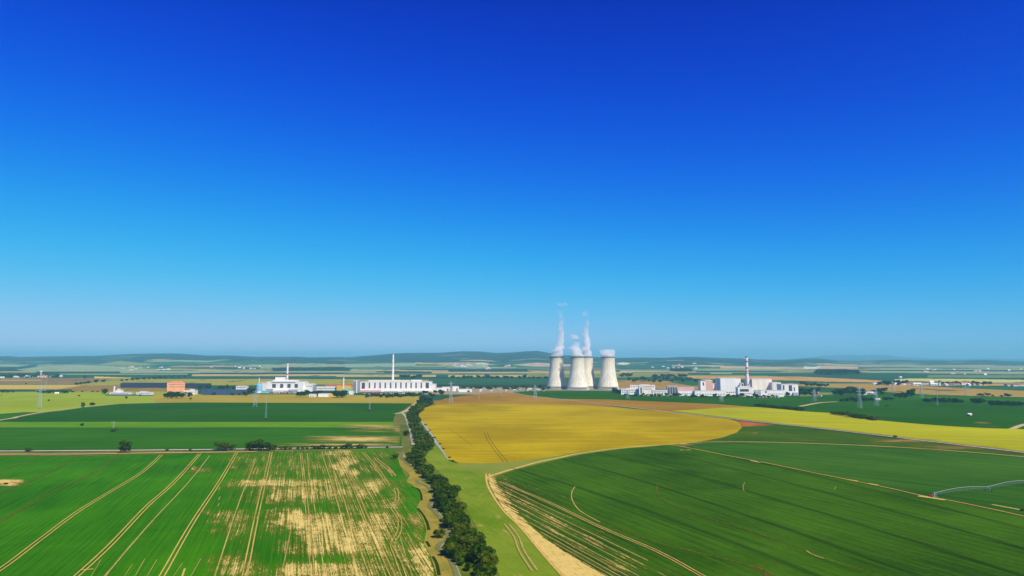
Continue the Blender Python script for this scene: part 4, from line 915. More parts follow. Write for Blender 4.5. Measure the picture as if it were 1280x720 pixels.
# left plant
b = B('turbine_hall', 357, 489.6, 'white hall with four dark square windows under the left chimney')
b.wall(333, 378, 477.2, 489.6, 'white', 55)
b.box('roof_edge', 338.5, 369, 478, 478.7, 'dkroof', 0.8, -0.85); b.box('roof_monitor', 339, 369, 475.6, 476.85, 'white', 30, 12)
b.box('rooftop_block', 341.5, 352.7, 471.9, 475.55, 'white', 20, 16)
for x0, x1 in ((340,344.4),(349.9,353.8),(359,363),(368,372)): b.win(x0, x1, 480, 484.8)
b.box('annex', 333.5, 341, 486, 489.6, 'grey', 8, -8.2); b.box('annex', 343, 360, 487.4, 489.6, 'cream', 9, -9.2); b.box('annex', 361.5, 372, 486.8, 489.6, 'grey', 8, -8.2)
b = B('service_building', 380, 489.4, 'white stepped building joined to the right end of the left plant hall')
b.wall(378.4, 381.8, 478.2, 489.4, 'white', 40); b.wall(381.9, 390.6, 480, 489.4, 'white', 36); b.wall(390.8, 392.6, 481.2, 489.4, 'grey', 30); b.row(382.6, 390, 482.4, 483.4, 4)
b.box('annex', 374, 383, 485.8, 489.4, 'cream', 6, -6.3)
chimney(358.6, 488.0, 453.2, 3.0, 2.1, [(453.3,454.6,'stred'),(456.2,457.6,'pinkband'),(461.5,462.5,'pinkband'),(467,468.6,'stred'),(472.4,473.2,'pinkband')], 'white chimney with faded red bands rising behind the left plant hall')
b = B('storage_tank', 323.8, 491.2, 'light blue cylindrical tank left of the left plant hall', 'tank'); r_ = 3.6 * b.s
bm = bmesh.new(); lathe(bm, [(r_, b.Zz(488.2)), (r_, b.Zz(480.8)), (r_ * .6, b.Zz(480.1)), (0.1, b.Zz(479.9))], 32); from_bm('tank_body', bm, M['blue'], b.r, smooth=False)
bm = bmesh.new(); lathe(bm, [(r_ * .9, -0.3), (r_ * .9, b.Zz(488.25))], 24); from_bm('tank_base', bm, M['white'], b.r)
b = B('turquoise_shed', 331, 491.6, 'low turquoise shed below the left plant hall'); b.wall(327, 336, 489.2, 491.6, 'turq', 12, roof='turq')
chimney(323.5, 489.2, 472.2, 1.2, 1.1, [], 'short plain white stack behind the light blue tank', name='vent_stack')
b = B('boiler_house', 330, 488.6, 'pale block with brown top between blue tank and plant hall'); b.wall(325.5, 332.4, 479.6, 488.6, 'white', 25, 6); b.box('roof_plant', 324.5, 331.6, 477.6, 479.4, 'pink', 16, 10)
b = B('long_shed', 410, 488, 'long low white shed between the two plants'); b.wall(395, 421, 483.4, 488, 'white', 26); b.row(396, 420, 485.2, 486.2, 9)
b = B('red_roofed_shed', 414, 485.6, 'narrow shed with red roof behind the long low white shed'); b.wall(407, 420.5, 482.2, 485.6, 'cream', 20, roof=None); b.box('roof', 406.5, 421, 481.2, 482.15, 'red', 22, -1)
b = B('yellow_hall', 430, 488.2, 'bright yellow hall behind the turquoise hall'); b.wall(420.6, 439, 481.6, 488.2, 'yellow', 26, roof=None); b.box('roof', 420, 439.5, 480.9, 481.55, 'red', 27, -.6)
chimney(429.2, 489.2, 472, 2.0, 1.5, [], 'short grey white stack behind the turquoise hall', name='vent_stack')
b = B('turquoise_hall', 433.5, 493.4, 'turquoise roofed building between the two plants'); b.wall(428, 436, 486.6, 493.4, 'turq', 20, roof='turq'); b.wall(436.1, 441, 488.6, 493.4, 'white', 16, roof='turq'); b.wall(427, 433, 483.8, 486.6, 'turq', 12, 22.0, roof='turq') if False else None
b = B('warehouse', 390, 496.4, 'small white warehouse in front of the dark trees at the left plant'); b.wall(386.2, 394, 493, 496.4, 'white', 18); b.row(387, 393, 494.6, 495.6, 3)
b = B('warehouse', 407.5, 496.2, 'long white warehouse with a yellow right end below the dark trees'); b.wall(397.6, 410.6, 492.4, 496.2, 'white', 20); b.wall(410.8, 418, 492.8, 496.2, 'yellow', 20, roof='cream')
# second plant
b = B('turbine_hall', 492, 490, 'long white hall with a row of tall dark windows and the tallest chimney')
b.wall(447.3, 538, 477.6, 490, 'white', 60)
b.box('roof_monitor', 459, 510, 475.8, 477.2, 'cream', 30, 14); b.box('rooftop_block', 512.8, 525.8, 475.2, 477.2, 'white', 20, 12)
b.win(452.1, 456, 478.6, 486)
for x in (461.7,468.5,475,481.5,488.2,494.7,501,507.5,513.8,520,526.5): b.win(x - .85, x + .85, 478.4, 485.4)
b.win(532, 536, 478.4, 485.4)
b.wall(538.1, 543.8, 480.6, 490, 'white', 45); b.box('annex', 448, 476, 487.8, 490, 'pink', 12, -12.3); b.box('annex', 477.5, 500, 488.2, 490, 'cream', 10, -10.3); b.box('annex', 502, 541, 488, 490, 'cream', 10, -10.3); b.row(480, 498, 488.6, 489.2, 7, -10.3); b.row(504, 540, 488.5, 489.2, 12, -10.3)
b = B('end_block', 445, 491.2, 'tall grey ribbed block at the left end of the long white hall'); b.wall(440.6, 446.8, 476.2, 491.2, 'grey', 40)
for x in (441.6,443.2,444.8): b.win(x - .35, x + .35, 477.4, 489)
b.box('buttress', 445.2, 446.2, 475.6, 491.2, 'white', 4, -4.2)
chimney(490.8, 489.0, 442.6, 3.4, 1.9, [(443.2,444.4,'pinkband'),(447.4,448.8,'pinkband'),(453.5,454.6,'pinkband'),(459.5,460.8,'pinkband'),(466.4,467.4,'pinkband')], 'tallest chimney, white and slender, behind the long hall of the second plant')
for x0, x1, y0, y1, l in ((545.4,552,485.2,489,'low white shed right of the long hall, nearest to it'),(552.4,562,484,488.6,'wide white shed with a higher roof right of the long hall'),(565.6,573,483.2,489,'white shed with a dark doorway right of the long hall'),(573.6,589.6,486.6,490.2,'longest low white shed, rightmost of those beside the long hall'),(599.5,602.6,486.8,489.2,'tiny white hut alone beside the plant road')):
    b = B('white_shed', (x0 + x1) / 2, y1, l, 'shed'); b.wall(x0, x1, y0, y1, 'white', 18); b.win(x1 - (x1 - x0) * .35, x1 - (x1 - x0) * .15, y0 + (y1 - y0) * .4, y1 - .1, part='door')
# hall with orange cladding and the small factory on the left
b = B('orange_hall', 219, 489.4, 'tall orange hall standing alone behind dark trees on the left', yaw=R(24))
b.wall(209.6, 229.6, 478.0, 489.4, 'orange', 34, roof='red'); 
bm = bmesh.new(); add_box(bm, b.X(209.6) - .4, b.X(209.6) - .01, .2, 33.8, 0.2, b.Zz(478.0)); from_bm('side_shade', bm, M['red'], b.r)  # added red sheet: shade of the left side put into its colour
b.box('rooftop_block', 214, 227, 477.0, 477.65, 'orange', 12, 10); b.row(211, 228.6, 480.2, 481, 9); b.row(211, 228.6, 483.2, 484, 9)
b = B('cream_shed', 236, 493.4, 'cream low building right of the orange hall'); b.wall(229.4, 243, 488.2, 493.4, 'cream', 24); b.wall(236, 240.4, 487, 488.05, 'white', 10, 8); b.row(230, 242, 489.8, 490.8, 6)
b = B('white_shed', 302, 487.2, 'pinkish white building behind the blue panel field', 'shed'); b.wall(294.8, 308, 482.6, 487.2, 'cream', 20); b.row(295.6, 307, 484, 485, 6)
b = B('factory', 150, 494.2, 'small white factory left of the orange hall with blue roof in front'); b.wall(137, 160.2, 490.8, 494.2, 'white', 22); b.wall(143.4, 150, 488, 490.8, 'white', 16, 3.0); b.wall(145, 148, 486.4, 487.7, 'white', 8, 5.0); b.row(138, 160, 491.6, 492.6, 9); b.box('roof_panel', 136, 172, 493.0, 494.2, 'panel2', 18, -19)
b = B('factory', 179, 494.2, 'low white factory with curved roofs nearest the orange hall'); b.wall(170.2, 187.5, 490.6, 494.2, 'white', 22); b.wall(174, 181, 489.6, 490.4, 'cream', 16, 3.0); b.row(171, 187, 491.6, 492.6, 7); b.box('roof_panel', 174, 193, 493.4, 494.2, 'panel2', 14, -15)
chimney(142.6, 491.4, 482.2, 1.9, 1.8, [], 'short white silo stack on the left end of the small factory', name='silo')
# solar arrays (rows of tilted tables)
def solar(x0, x1, yf, yb, n, mat, label, slant=0.0):
    a = G(x0, yf); c = G(x1, yf); d = G(x0, yb); e = G(x1, yb)
    r = empty('solar_array', ((a.x + c.x) / 2, a.y, 0), 0, label=label, cat='solar panels')
    for k in range(n):
        f = (k + .5) / n; y = a.y + (d.y - a.y) * f; xa = a.x + (d.x - a.x) * f + slant * f; xb = c.x + (e.x - c.x) * f; w = (d.y - a.y) / n * .62
        bm = bmesh.new(); ox = (a.x + c.x) / 2; y0 = y - a.y
        v = [bm.verts.new(q) for q in ((xa - ox, y0, .7), (xb - ox, y0, .7), (xb - ox, y0 + w, 2.6 + w * .1), (xa - ox, y0 + w, 2.6 + w * .1),
                                       (xa - ox, y0, .6), (xb - ox, y0, .6), (xb - ox, y0 + w, 2.5 + w * .1), (xa - ox, y0 + w, 2.5 + w * .1))]
        for q in ((0, 1, 2, 3), (7, 6, 5, 4), (0, 4, 5, 1), (1, 5, 6, 2), (2, 6, 7, 3), (3, 7, 4, 0)): bm.faces.new([v[i] for i in q])
        m = int((xb - xa) / 14)
        for j in range(m + 1):
            x = xa - ox + (xb - xa) * j / m; add_bar(bm, (x, y0 + w * .5, -.2), (x, y0 + w * .5, 1.6 + w * .05), .25)
        from_bm('panel_row', bm, M[mat], r)
solar(150, 209, 485.0, 479.6, 14, 'panel', 'long dark solar array left of the orange hall', 0)
solar(229, 262, 485.2, 480.4, 12, 'panel', 'dark solar array continuing right of the orange hall')
solar(252, 309, 494.0, 488.2, 16, 'panel2', 'blue solar array between the orange hall and the left plant')

# right plant: offices and reactor halls
for i, (x0, x1, y0, y1, m, l) in enumerate(((776.5,799,486.4,493.4,'white','white low office block, leftmost beside the dark trees'),(787.5,819,481.6,486,'cream','long white office block with flat roof behind the others'),(799.2,804,483.2,493.8,'white','narrow tall white stair block among the offices'),
        (804.6,815.6,484.6,493.6,'cream','white office block right of the narrow stair block'),(815.8,834,488,494.2,'white','long low white office block in the middle of the row'),(834.4,847.4,483,494,'grey','grey glazed office block among the white ones'),
        (847.6,868.6,488.6,494.8,'white','plain white long store right of the grey office block'),(838,868,484.2,487.5,'pink','pinkish low block behind the plain white store'),(868.8,908,488.8,495.2,'white','long white wall-like building in front of the reactor block'))):
    b = B('office_block', (x0 + x1) / 2, y1 if i != 1 and i != 7 else y1 + 3.4, l); yy = b.yb; b.wall(x0, x1, y0, yy, m, 16)
    if i in (0, 1, 3, 4): b.row(x0 + .8, x1 - .8, y0 + 1.3, y0 + 2.3, int((x1 - x0) / 2.2))
    if i == 0: b.row(x0 + .8, x1 - .8, 489.8, 490.8, 10); b.box('rooftop_block', 783, 789, 485.4, 486.0, 'white', 6, 4)
    if i == 1: b.box('rooftop_block', 800, 812, 480.8, 481.2, 'white', 8, 4)
    if i == 2: b.win(800.6, 802.6, 484.4, 492)
    if i == 5:
        for k in range(4): b.win(835.2 + k * 3.1, 837.2 + k * 3.1, 484.2, 492.6)
    if i in (4, 6, 8): b.row(x0 + 1.5, x1 - 1.5, yy - 2.9, yy - 2.1, int((x1 - x0) / 3.4))
b = B('reactor_block', 883, 489.8, 'pinkish brown reactor block with a white stair tower'); b.wall(876, 882.4, 476.6, 489.8, 'white', 30); b.wall(882.6, 891, 475.8, 489.8, 'pink', 34, roof='cream'); b.box('rooftop_block', 879, 890, 474.9, 475.3, 'cream', 12, 8); b.win(878.6, 880.4, 478, 482)
b.wall(891.2, 894, 479.6, 489.8, 'cream', 26)
b = B('red_block', 898, 490, 'small red block with a dark tower between reactor block and white hall'); b.wall(894.6, 900.8, 484.6, 490, 'red', 16, roof='dkroof'); b.wall(895, 899, 479.6, 484.3, 'grey', 12, 8.0); b.win(895.4, 898.6, 480.4, 483.8, 8.0)
b = B('reactor_hall', 914, 493.9, 'large windowless white hall left of the banded chimney'); b.wall(901, 925, 473.4, 493.9, 'white', 50, roof='cream'); b.wall(925.1, 930, 479.2, 493.9, 'cream', 40); b.win(922.6, 924.2, 481.4, 484); b.win(926, 929.4, 474.8 + 5.2, 483.2)
b.box('rooftop_block', 925.1, 929.4, 473.6, 478.8, 'cream', 22, 24); b.row(902.4, 924, 489.8, 491, 8)
b = B('reactor_hall', 951, 491.8, 'large windowless white hall right of the banded chimney'); b.wall(940.6, 965.4, 474.2, 491.8, 'cream', 50, roof='cream'); b.box('rooftop_block', 936.8, 940.2, 474.4, 491.8, 'cream', 30, 14); b.row(942, 964.4, 487.4, 488.2, 9)
b = B('stepped_hall', 971, 492.2, 'white stepped hall with thin vertical joints right of the windowless hall'); b.wall(965.8, 976.8, 478.4, 492.2, 'white', 42)
for x in (966.8,969.4,972,974.6): b.box('pilaster', x - .15, x + .15, 479, 487.4, 'pink', .5, -.55)
b = B('end_block', 987.5, 494.2, 'white block with two dark window bays at the right end of the plant'); b.wall(977.2, 998.2, 480.8, 494.2, 'white', 40)
b.win(979, 980.9, 481.6, 487.4); b.win(986.4, 990.4, 481.6, 488.8); b.win(992.6, 994, 484, 489); b.box('annex', 991, 997, 490.6, 494.2, 'grey', 6, -6.2)
b = B('turbine_hall', 965, 496.2, 'long low white hall in front of the right reactor halls'); b.wall(951, 980, 488.2, 496.2, 'white', 18); b.win(956.6, 958.6, 489, 491.2); b.row(959.5, 979, 492.2, 493, 8); b.wall(944, 950.6, 489.6, 496.2, 'grey', 12)
for k in range(3): b.box('roof_vent', 945 + k * 2, 946.2 + k * 2, 487.6, 489.1, 'steel', 3, 3)
b = B('control_building', 932, 495.6, 'white building with a wide dark window band at the foot of the banded chimney'); b.wall(922.6, 941.4, 484.4, 495.6, 'white', 22); b.win(925.2, 936.2, 486.4, 489.6); b.box('rooftop_block', 926, 938, 483.2, 484.0, 'cream', 10, 6); b.row(924, 940, 491.6, 492.5, 7)
b.box('ventilation_tower', 926.8, 929.6, 478.8, 484.0, 'grey', 6, 12); b.box('ventilation_tower', 937.6, 940.2, 479.8, 484.0, 'grey', 6, 12)
chimney(934.8, 492.4, 445.8, 4.0, 2.8, [(446.0,447.2,'stred'),(451.2,453.0,'stred'),(459.2,461.2,'stred'),(463.4,464.6,'stred'),(465.8,467.0,'stred')], 'white chimney with bright red bands above the reactor halls')

# small yard buildings that crowd round the halls
def yard(x0, x1, yb, n, place, seed):
    r_ = random.Random(seed)
    for i in range(n):
        x = x0 + (x1 - x0) * (i + .5) / n + r_.uniform(-.8, .8); w = r_.uniform(1.6, 3.4); h = r_.uniform(.9, 2.0); m = r_.choice(['grey', 'cream', 'pink', 'white', 'grey'])
        b = B('yard_shed', x, yb + r_.uniform(-.2, .25), ('leftmost' if i == 0 else 'rightmost' if i == n - 1 else ORD[i] + ' from left') + ' small shed in the yard ' + place, 'shed', 'sheds in the yard ' + place)
        b.wall(x - w / 2, x + w / 2, b.yb - h, b.yb, m, r_.uniform(6, 12), roof=r_.choice(['roof', 'dkroof', 'tile'])); b.win(x - w * .2, x + w * .1, b.yb - h * .75, b.yb - h * .3, part='door')
yard(332, 374, 491.6, 11, 'before the left plant', 1)
yard(452, 540, 492.4, 16, 'before the long white hall', 2)
yard(800, 862, 495.0, 8, 'before the white offices', 3)
yard(941, 976, 497.2, 7, 'before the right reactor hall', 4)
yard(604, 682, 488.8, 12, 'left of the cooling towers', 5)

# villages and farms far off
def house(px, yb, w, h, label, group, mat='house', roof='tile', yaw=None, name='village_house'):
    p = G(px, yb); i = int(px * 13) % 7; r = empty(name, (p.x, p.y, 0), (i - 3) * 0.2 if yaw is None else yaw, label=label, cat='house', group=group)
    bm = bmesh.new(); add_box(bm, -w / 2, w / 2, 0, w * .6, -.3, h * .62); from_bm('wall', bm, M[mat], r)
    bm = bmesh.new(); e = .6; v = [bm.verts.new(q) for q in ((-w/2-e, -e, h*.6), (w/2+e, -e, h*.6), (w/2+e, w*.6+e, h*.6), (-w/2-e, w*.6+e, h*.6), (-w/2-e, w*.3, h), (w/2+e, w*.3, h))]
    for q in ((0, 1, 5, 4), (2, 3, 4, 5), (0, 4, 3), (1, 2, 5), (3, 2, 1, 0)): bm.faces.new([v[k] for k in q])
    for f in bm.faces: pass
    for vv in bm.verts: vv.co.z += .02
    from_bm('roof', bm, M[roof], r)
    if p.y < 4600: 
        for xa, xb in ((-.3, -.1), (.1, .3)): bm = bmesh.new(); add_box(bm, w * xa, w * xb, -.2, -.01, h * .2, h * .42); from_bm('window', bm, M['win'], r)
def village(spec, place, group):
    spec = sorted(spec)
    for i, s in enumerate(spec):
        nm = 'white' if s[4] == 'white' else 'pale'
        rf = {'tile': 'red roofed', 'roof': 'flat roofed', 'dkroof': 'dark roofed', 'white': 'white roofed'}[s[5]]
        l = ('leftmost' if i == 0 else 'rightmost' if i == len(spec) - 1 else ORD[i] + ' from left') + ' %s %s building in %s' % (nm, rf, place)
        house(s[0], s[1], s[2], s[3], l, group, s[4], s[5])
rgv = random.Random(9)
village([(2,472.6,26,8,'white','white'),(19,472,30,10,'white','white'),(28,471.8,50,12,'white','white'),(35.5,471.8,26,10,'white','white'),(44,471.8,40,9,'house','roof'),(52,471.8,20,18,'house','tile'),(56.5,471.8,34,14,'house','tile'),(66,471.4,36,9,'white','tile'),(74,471.2,26,11,'white','white')],
        'the village at far left', 'buildings of the far left village')
village([(1098,481.2,36,9,'white','white'),(1117,481.2,40,10,'white','roof'),(1125,481.4,46,9,'white','white'),(1133,481,30,9,'house','tile'),(1141,481,18,8,'house','tile'),(1147,482,30,12,'white','white'),(1152,480.6,22,9,'house','tile'),(1158,480.4,22,9,'house','dkroof'),(1165.5,481,16,18,'white','white'),(1168,482.2,26,11,'white','white'),(1171,481.8,22,9,'white','tile'),(1175.2,482,8,22,'white','dkroof'),(1184,482,26,9,'house','roof')],
        'the village right of the plant', 'buildings of the village right of the plant')
village([(1190,481.6,22,10,'house','tile'),(1196,481.4,24,9,'house','tile'),(1202,480.8,24,11,'house','tile'),(1207,481,40,14,'white','tile'),(1212.6,482.4,20,11,'white','white'),(1219,481.6,24,9,'house','tile'),(1226,481.8,24,9,'house','tile'),(1262,482.6,26,9,'house','tile'),(1270,482.8,24,8,'white','tile'),(1277,482.6,26,9,'house','tile')],
        'the village near the right edge', 'buildings of the right edge village')
village([(1080.5,493.8,16,8,'white','white'),(1085,493.2,20,9,'house','roof'),(1089,492.6,18,8,'white','white'),(1092,493.4,14,7,'house','roof'),(1097.6,500.4,12,5,'white','white'),(1019.6,492.6,22,7,'house','roof'),(1022,495.4,22,6,'white','tile')], 'the farm beside the woods', 'buildings of the farm beside the woods')
village([(643,488.4,12,5,'white','white'),(651,488,14,5,'white','white'),(662,487.6,16,6,'house','roof'),(672,487.8,16,5,'house','roof'),(679,487.6,12,5,'house','tile')], 'the yard left of the cooling towers', 'sheds left of the cooling towers')
house(143, 491.4, 10, 5, 'small white hut beside the thicket above the lime field', None, 'white', 'white') if False else house(71, 492.4, 12, 6, 'small white hut at the thicket above the lime green field', None, 'white', 'white', name='field_hut')
house(1213.2, 519.4, 9, 4.5, 'small white roofed hut alone in the east green field', None, 'white', 'white', name='field_hut', yaw=0.3)
tree('field_bush', G(1210.6, 520.2), 4, 'low dark bush beside the white hut in the east green field', cat='bush', wide=1.8)
def G2(px, py):                              # point of the hills seen at that pixel
    j = int(np.argmin(abs(XU - px))); col = PY_[:, j]; best = None
    for k in range(len(YD) - 1):
        if YD[k + 1] > 13900: break
        if col[k] >= py > col[k + 1]: best = k; break
    if best is None: best = int(np.argmin(abs(YD - 13000)))
    return Vector((Xg[best, j], YD[best], Z[best, j]))
PY_ = PY
def hamlet(x0, x1, y0, y1, n, place, group, seed):
    r_ = random.Random(seed); sp = sorted((r_.uniform(x0, x1), r_.uniform(y0, y1)) for _ in range(n))
    for i, (x, y) in enumerate(sp):
        p = G2(x, y); w = r_.uniform(14, 34); h = r_.uniform(7, 13); k = r_.random(); wall_ = 'white' if k < .6 else 'house'; rf = 'white' if k < .35 else 'tile' if k < .8 else 'roof'
        o = empty('hamlet_house', (p.x, p.y, p.z - 2), r_.uniform(-.5, .5), label=('leftmost' if i == 0 else 'rightmost' if i == n - 1 else ORD[i] + ' from left') + ' tiny pale house in the hamlet ' + place, cat='house', group=group)
        bm = bmesh.new(); add_box(bm, -w / 2, w / 2, 0, w * .6, 0, h * .7 + 2); from_bm('wall', bm, M[wall_], o)
        bm = bmesh.new(); add_box(bm, -w / 2 - .5, w / 2 + .5, -.5, w * .6 + .5, h * .7 + 2.01, h + 2, taper=w * .15); from_bm('roof', bm, M[rf], o)
hamlet(567,590,455.4,459,12,'left of centre below the hills','houses of the hamlet left of centre',1)
hamlet(596,613,454,461.5,8,'below the highest hill','houses of the hamlet below the highest hill',2)
hamlet(632,641,456.4,458.6,5,'between hill and green slope','houses of the hamlet by the green slope',3)
hamlet(150,216,458.4,463,12,'at the foot of the left hills','houses of the hamlet under the left hills',4)
hamlet(262,332,457.6,461.5,9,'behind the orange hall','houses of the hamlet behind the orange hall',5)
hamlet(816,884,453.6,462,9,'behind the offices','houses of the hamlet behind the offices',6)
hamlet(1150,1279,461,469,14,'on the far plain at right','houses of the far right hamlet',7)
hamlet(1005,1023,458.6,461,6,'beside the pale pink field','houses of the hamlet beside the pale pink field',8)
def mast(px, yb, ytop, w, label):
    b = B('water_tower', px, yb, label, 'tower'); H = b.Zz(ytop)
    bm = bmesh.new(); lathe(bm, [(w * .5, -.3), (w * .4, H * .72)], 14); from_bm('shaft', bm, M['white'], b.r)
    bm = bmesh.new(); lathe(bm, [(w * .4, H * .72), (w * 1.0, H * .8), (w * 1.1, H * .93), (w * .3, H)], 18, cap_top=True); from_bm('tank', bm, M['white'], b.r)
mast(1126, 480.6, 470.4, 7, 'thin pale water tower in the village right of the plant')
mast(51, 471.4, 463.6, 8, 'pale water tower in the far left village')

# ------------------------------------------------------------------ pylons
def pylon_mesh(H, w=9.0, arms=((.62, 8.5), (.76, 10.5), (.90, 7.5)), th=.42):
    bm = bmesh.new()
    def hw(z): return w / 2 * (1 - z / H) ** 1.0 * 0.86 + w * .07 if z < H * .6 else w / 2 * .4 * .86 + w * .07 - (z - H * .6) / (H * .4) * w * .14
    zs = [0]; 
    while zs[-1] < H * .96: zs.append(zs[-1] + max(2.2, hw(zs[-1]) * 1.7))
    zs[-1] = H
    for a, b_ in zip(zs, zs[1:]):
        ca = [Vector((sx * hw(a), sy * hw(a), a)) for sx, sy in ((-1, -1), (1, -1), (1, 1), (-1, 1))]
        cb = [Vector((sx * hw(b_), sy * hw(b_), b_)) for sx, sy in ((-1, -1), (1, -1), (1, 1), (-1, 1))]
        for k in range(4):
            add_bar(bm, ca[k], cb[k], th); add_bar(bm, ca[k], cb[(k + 1) % 4], th * .6); add_bar(bm, ca[(k + 1) % 4], cb[k], th * .6); add_bar(bm, cb[k], cb[(k + 1) % 4], th * .6)
    me = bpy.data.meshes.new('lattice_mast'); bm.to_mesh(me); bm.free()
    am = []
    for f, L in arms:
        bm = bmesh.new(); z = H * f; q = hw(z)
        for s in (-1, 1):
            add_bar(bm, (s * q, -q, z), (s * L, 0, z + .2), th * .8); add_bar(bm, (s * q, q, z), (s * L, 0, z + .2), th * .8); add_bar(bm, (s * q, 0, z + 2.4), (s * L, 0, z + .3), th * .8)
            for k in (0.35, .7): add_bar(bm, (s * (q + (L - q) * k), 0, z + .1), (s * (q + (L - q) * (k - .2)), 0, z + 2.4 * (1 - k) + .3), th * .5)
        m = bpy.data.meshes.new('crossarm'); bm.to_mesh(m); bm.free(); am.append(m)
    bm = bmesh.new()
    for f, L in arms:
        for s in (-1, 1): lathe(bm, [(.12, -2.4), (.3, -2.0), (.3, -.4), (.1, 0)], 6, s * (L - .2), 0); bmesh.ops.translate(bm, verts=bm.verts[-24:], vec=(0, 0, H * f)) if False else None
    bm.free()
    for m in [me] + am: m.materials.append(M['steel'])
    return me, am
PYL = {}
def pylon(px, yb, ytop, label, yaw, kind='double'):
    p = G(px, yb); H = CAM_H + slope(ytop) * p.y; key = (round(H / 4), kind)
    if key not in PYL:
        PYL[key] = pylon_mesh(round(H / 4) * 4.0, w=9.5 if kind == 'double' else 7.0 if kind == 'tee' else 3.2, arms=((.62, 8.5), (.76, 10.5), (.90, 7.5)) if kind == 'double' else ((.80, 13.0),) if kind == 'tee' else ((.9, 4.0),), th=.30 if kind != 'thin' else .09)
    me, am = PYL[key]
    r = empty('electricity_pylon', (p.x, p.y, 0), yaw, label=label, cat='pylon', group='lattice electricity pylons')
    for n_, m in [('lattice_mast', me)] + [('crossarm', a) for a in am]:
        o = bpy.data.objects.new(n_, m); COL.objects.link(o); o.parent = r
pylon(49, 511.4, 481, 'lattice pylon in the lime green field on the left', .5)
pylon(318.8, 508.4, 487.5, 'pylon in front of the light blue tank', .4)
pylon(563.6, 503.6, 477.4, 'pylon on the rusty field just right of the hedgerow end', .3)
pylon(599, 498.6, 486.5, 'small dark mast on the rusty field between two pylons', .2, 'thin')
pylon(627, 495.4, 484, 'thin mast at the left end of the curving main road', .2, 'thin')
pylon(669, 498.4, 480.5, 'pale pylon beside the curving main road below the left tower', .3)
pylon(784.6, 498.8, 488.2, 'pylon on the lawn below the white offices', .5)
pylon(902, 502.6, 494.6, 'short pylon on the lawn below the reactor halls', .5)
pylon(1074.8, 510.6, 482.6, 'nearest and largest pylon in the east green field', .5)
pylon(1095.4, 507.4, 484.2, 'pylon just right of the largest one in the east field', .5)
pylon(1018, 501.8, 487.6, 'pale pylon below the grove right of the plant', .5)
pylon(1116.4, 489.8, 477.6, 'pale pylon standing before the village right of the plant', .5)
pylon(1151.8, 497.4, 480.6, 'thin pale pylon right of the tall dark tree', .5)
pylon(1172, 507, 487, 'thin pale mast above the left tree row in the eastern field', .5, 'thin')
pylon(1186, 494.2, 481.4, 'thin pale mast on the ochre field', .4, 'thin')
pylon(1207.6, 494.6, 482.4, 'pale pylon with one wide crossarm on the ochre field', .1, 'tee')
pylon(141.5, 539.4, 526, 'thin mast above the flat bush in the left green field', .4, 'thin')
pylon(332.2, 525, 492.5, 'thin mast standing in the dark green field left of centre', .4, 'thin')
pylon(462, 513.8, 492, 'thin mast near the right end of the dark green field', .4, 'thin')
pylon(57, 489.4, 474, 'distant thin mast behind the thicket on the left', .4, 'thin')

# ------------------------------------------------------------------ centre pivot irrigator in the right field
p0 = G(1168.5, 622.4)
irr = empty('irrigation_machine', (p0.x, p0.y, 0), 0, label='long arched centre pivot irrigator reaching out of frame over the green field', cat='irrigator')
bm = bmesh.new()
for sx in (-1, 1):
    for sy in (-1, 1): add_bar(bm, (sx * 1.9, sy * 1.9, -.1), (sx * .45, sy * .45, 4.6), .16)
for z, w in ((1.3, 1.5), (3.0, .98)):
    for a, c in (((-1, -1), (1, -1)), ((1, -1), (1, 1)), ((1, 1), (-1, 1)), ((-1, 1), (-1, -1))): add_bar(bm, (a[0] * w, a[1] * w, z), (c[0] * w, c[1] * w, z), .1)
lathe(bm, [(.14, 0), (.14, 5.2)], 10); from_bm('pivot_tower', bm, M['steel'], irr)
ends = [Vector((0, 0, 0))]
for px_, py_ in ((1235.5, 614.4), (1292, 606.6), (1345, 600), (1396, 594)): q = G(px_, py_); ends.append(Vector((q.x - p0.x, q.y - p0.y, 0)))
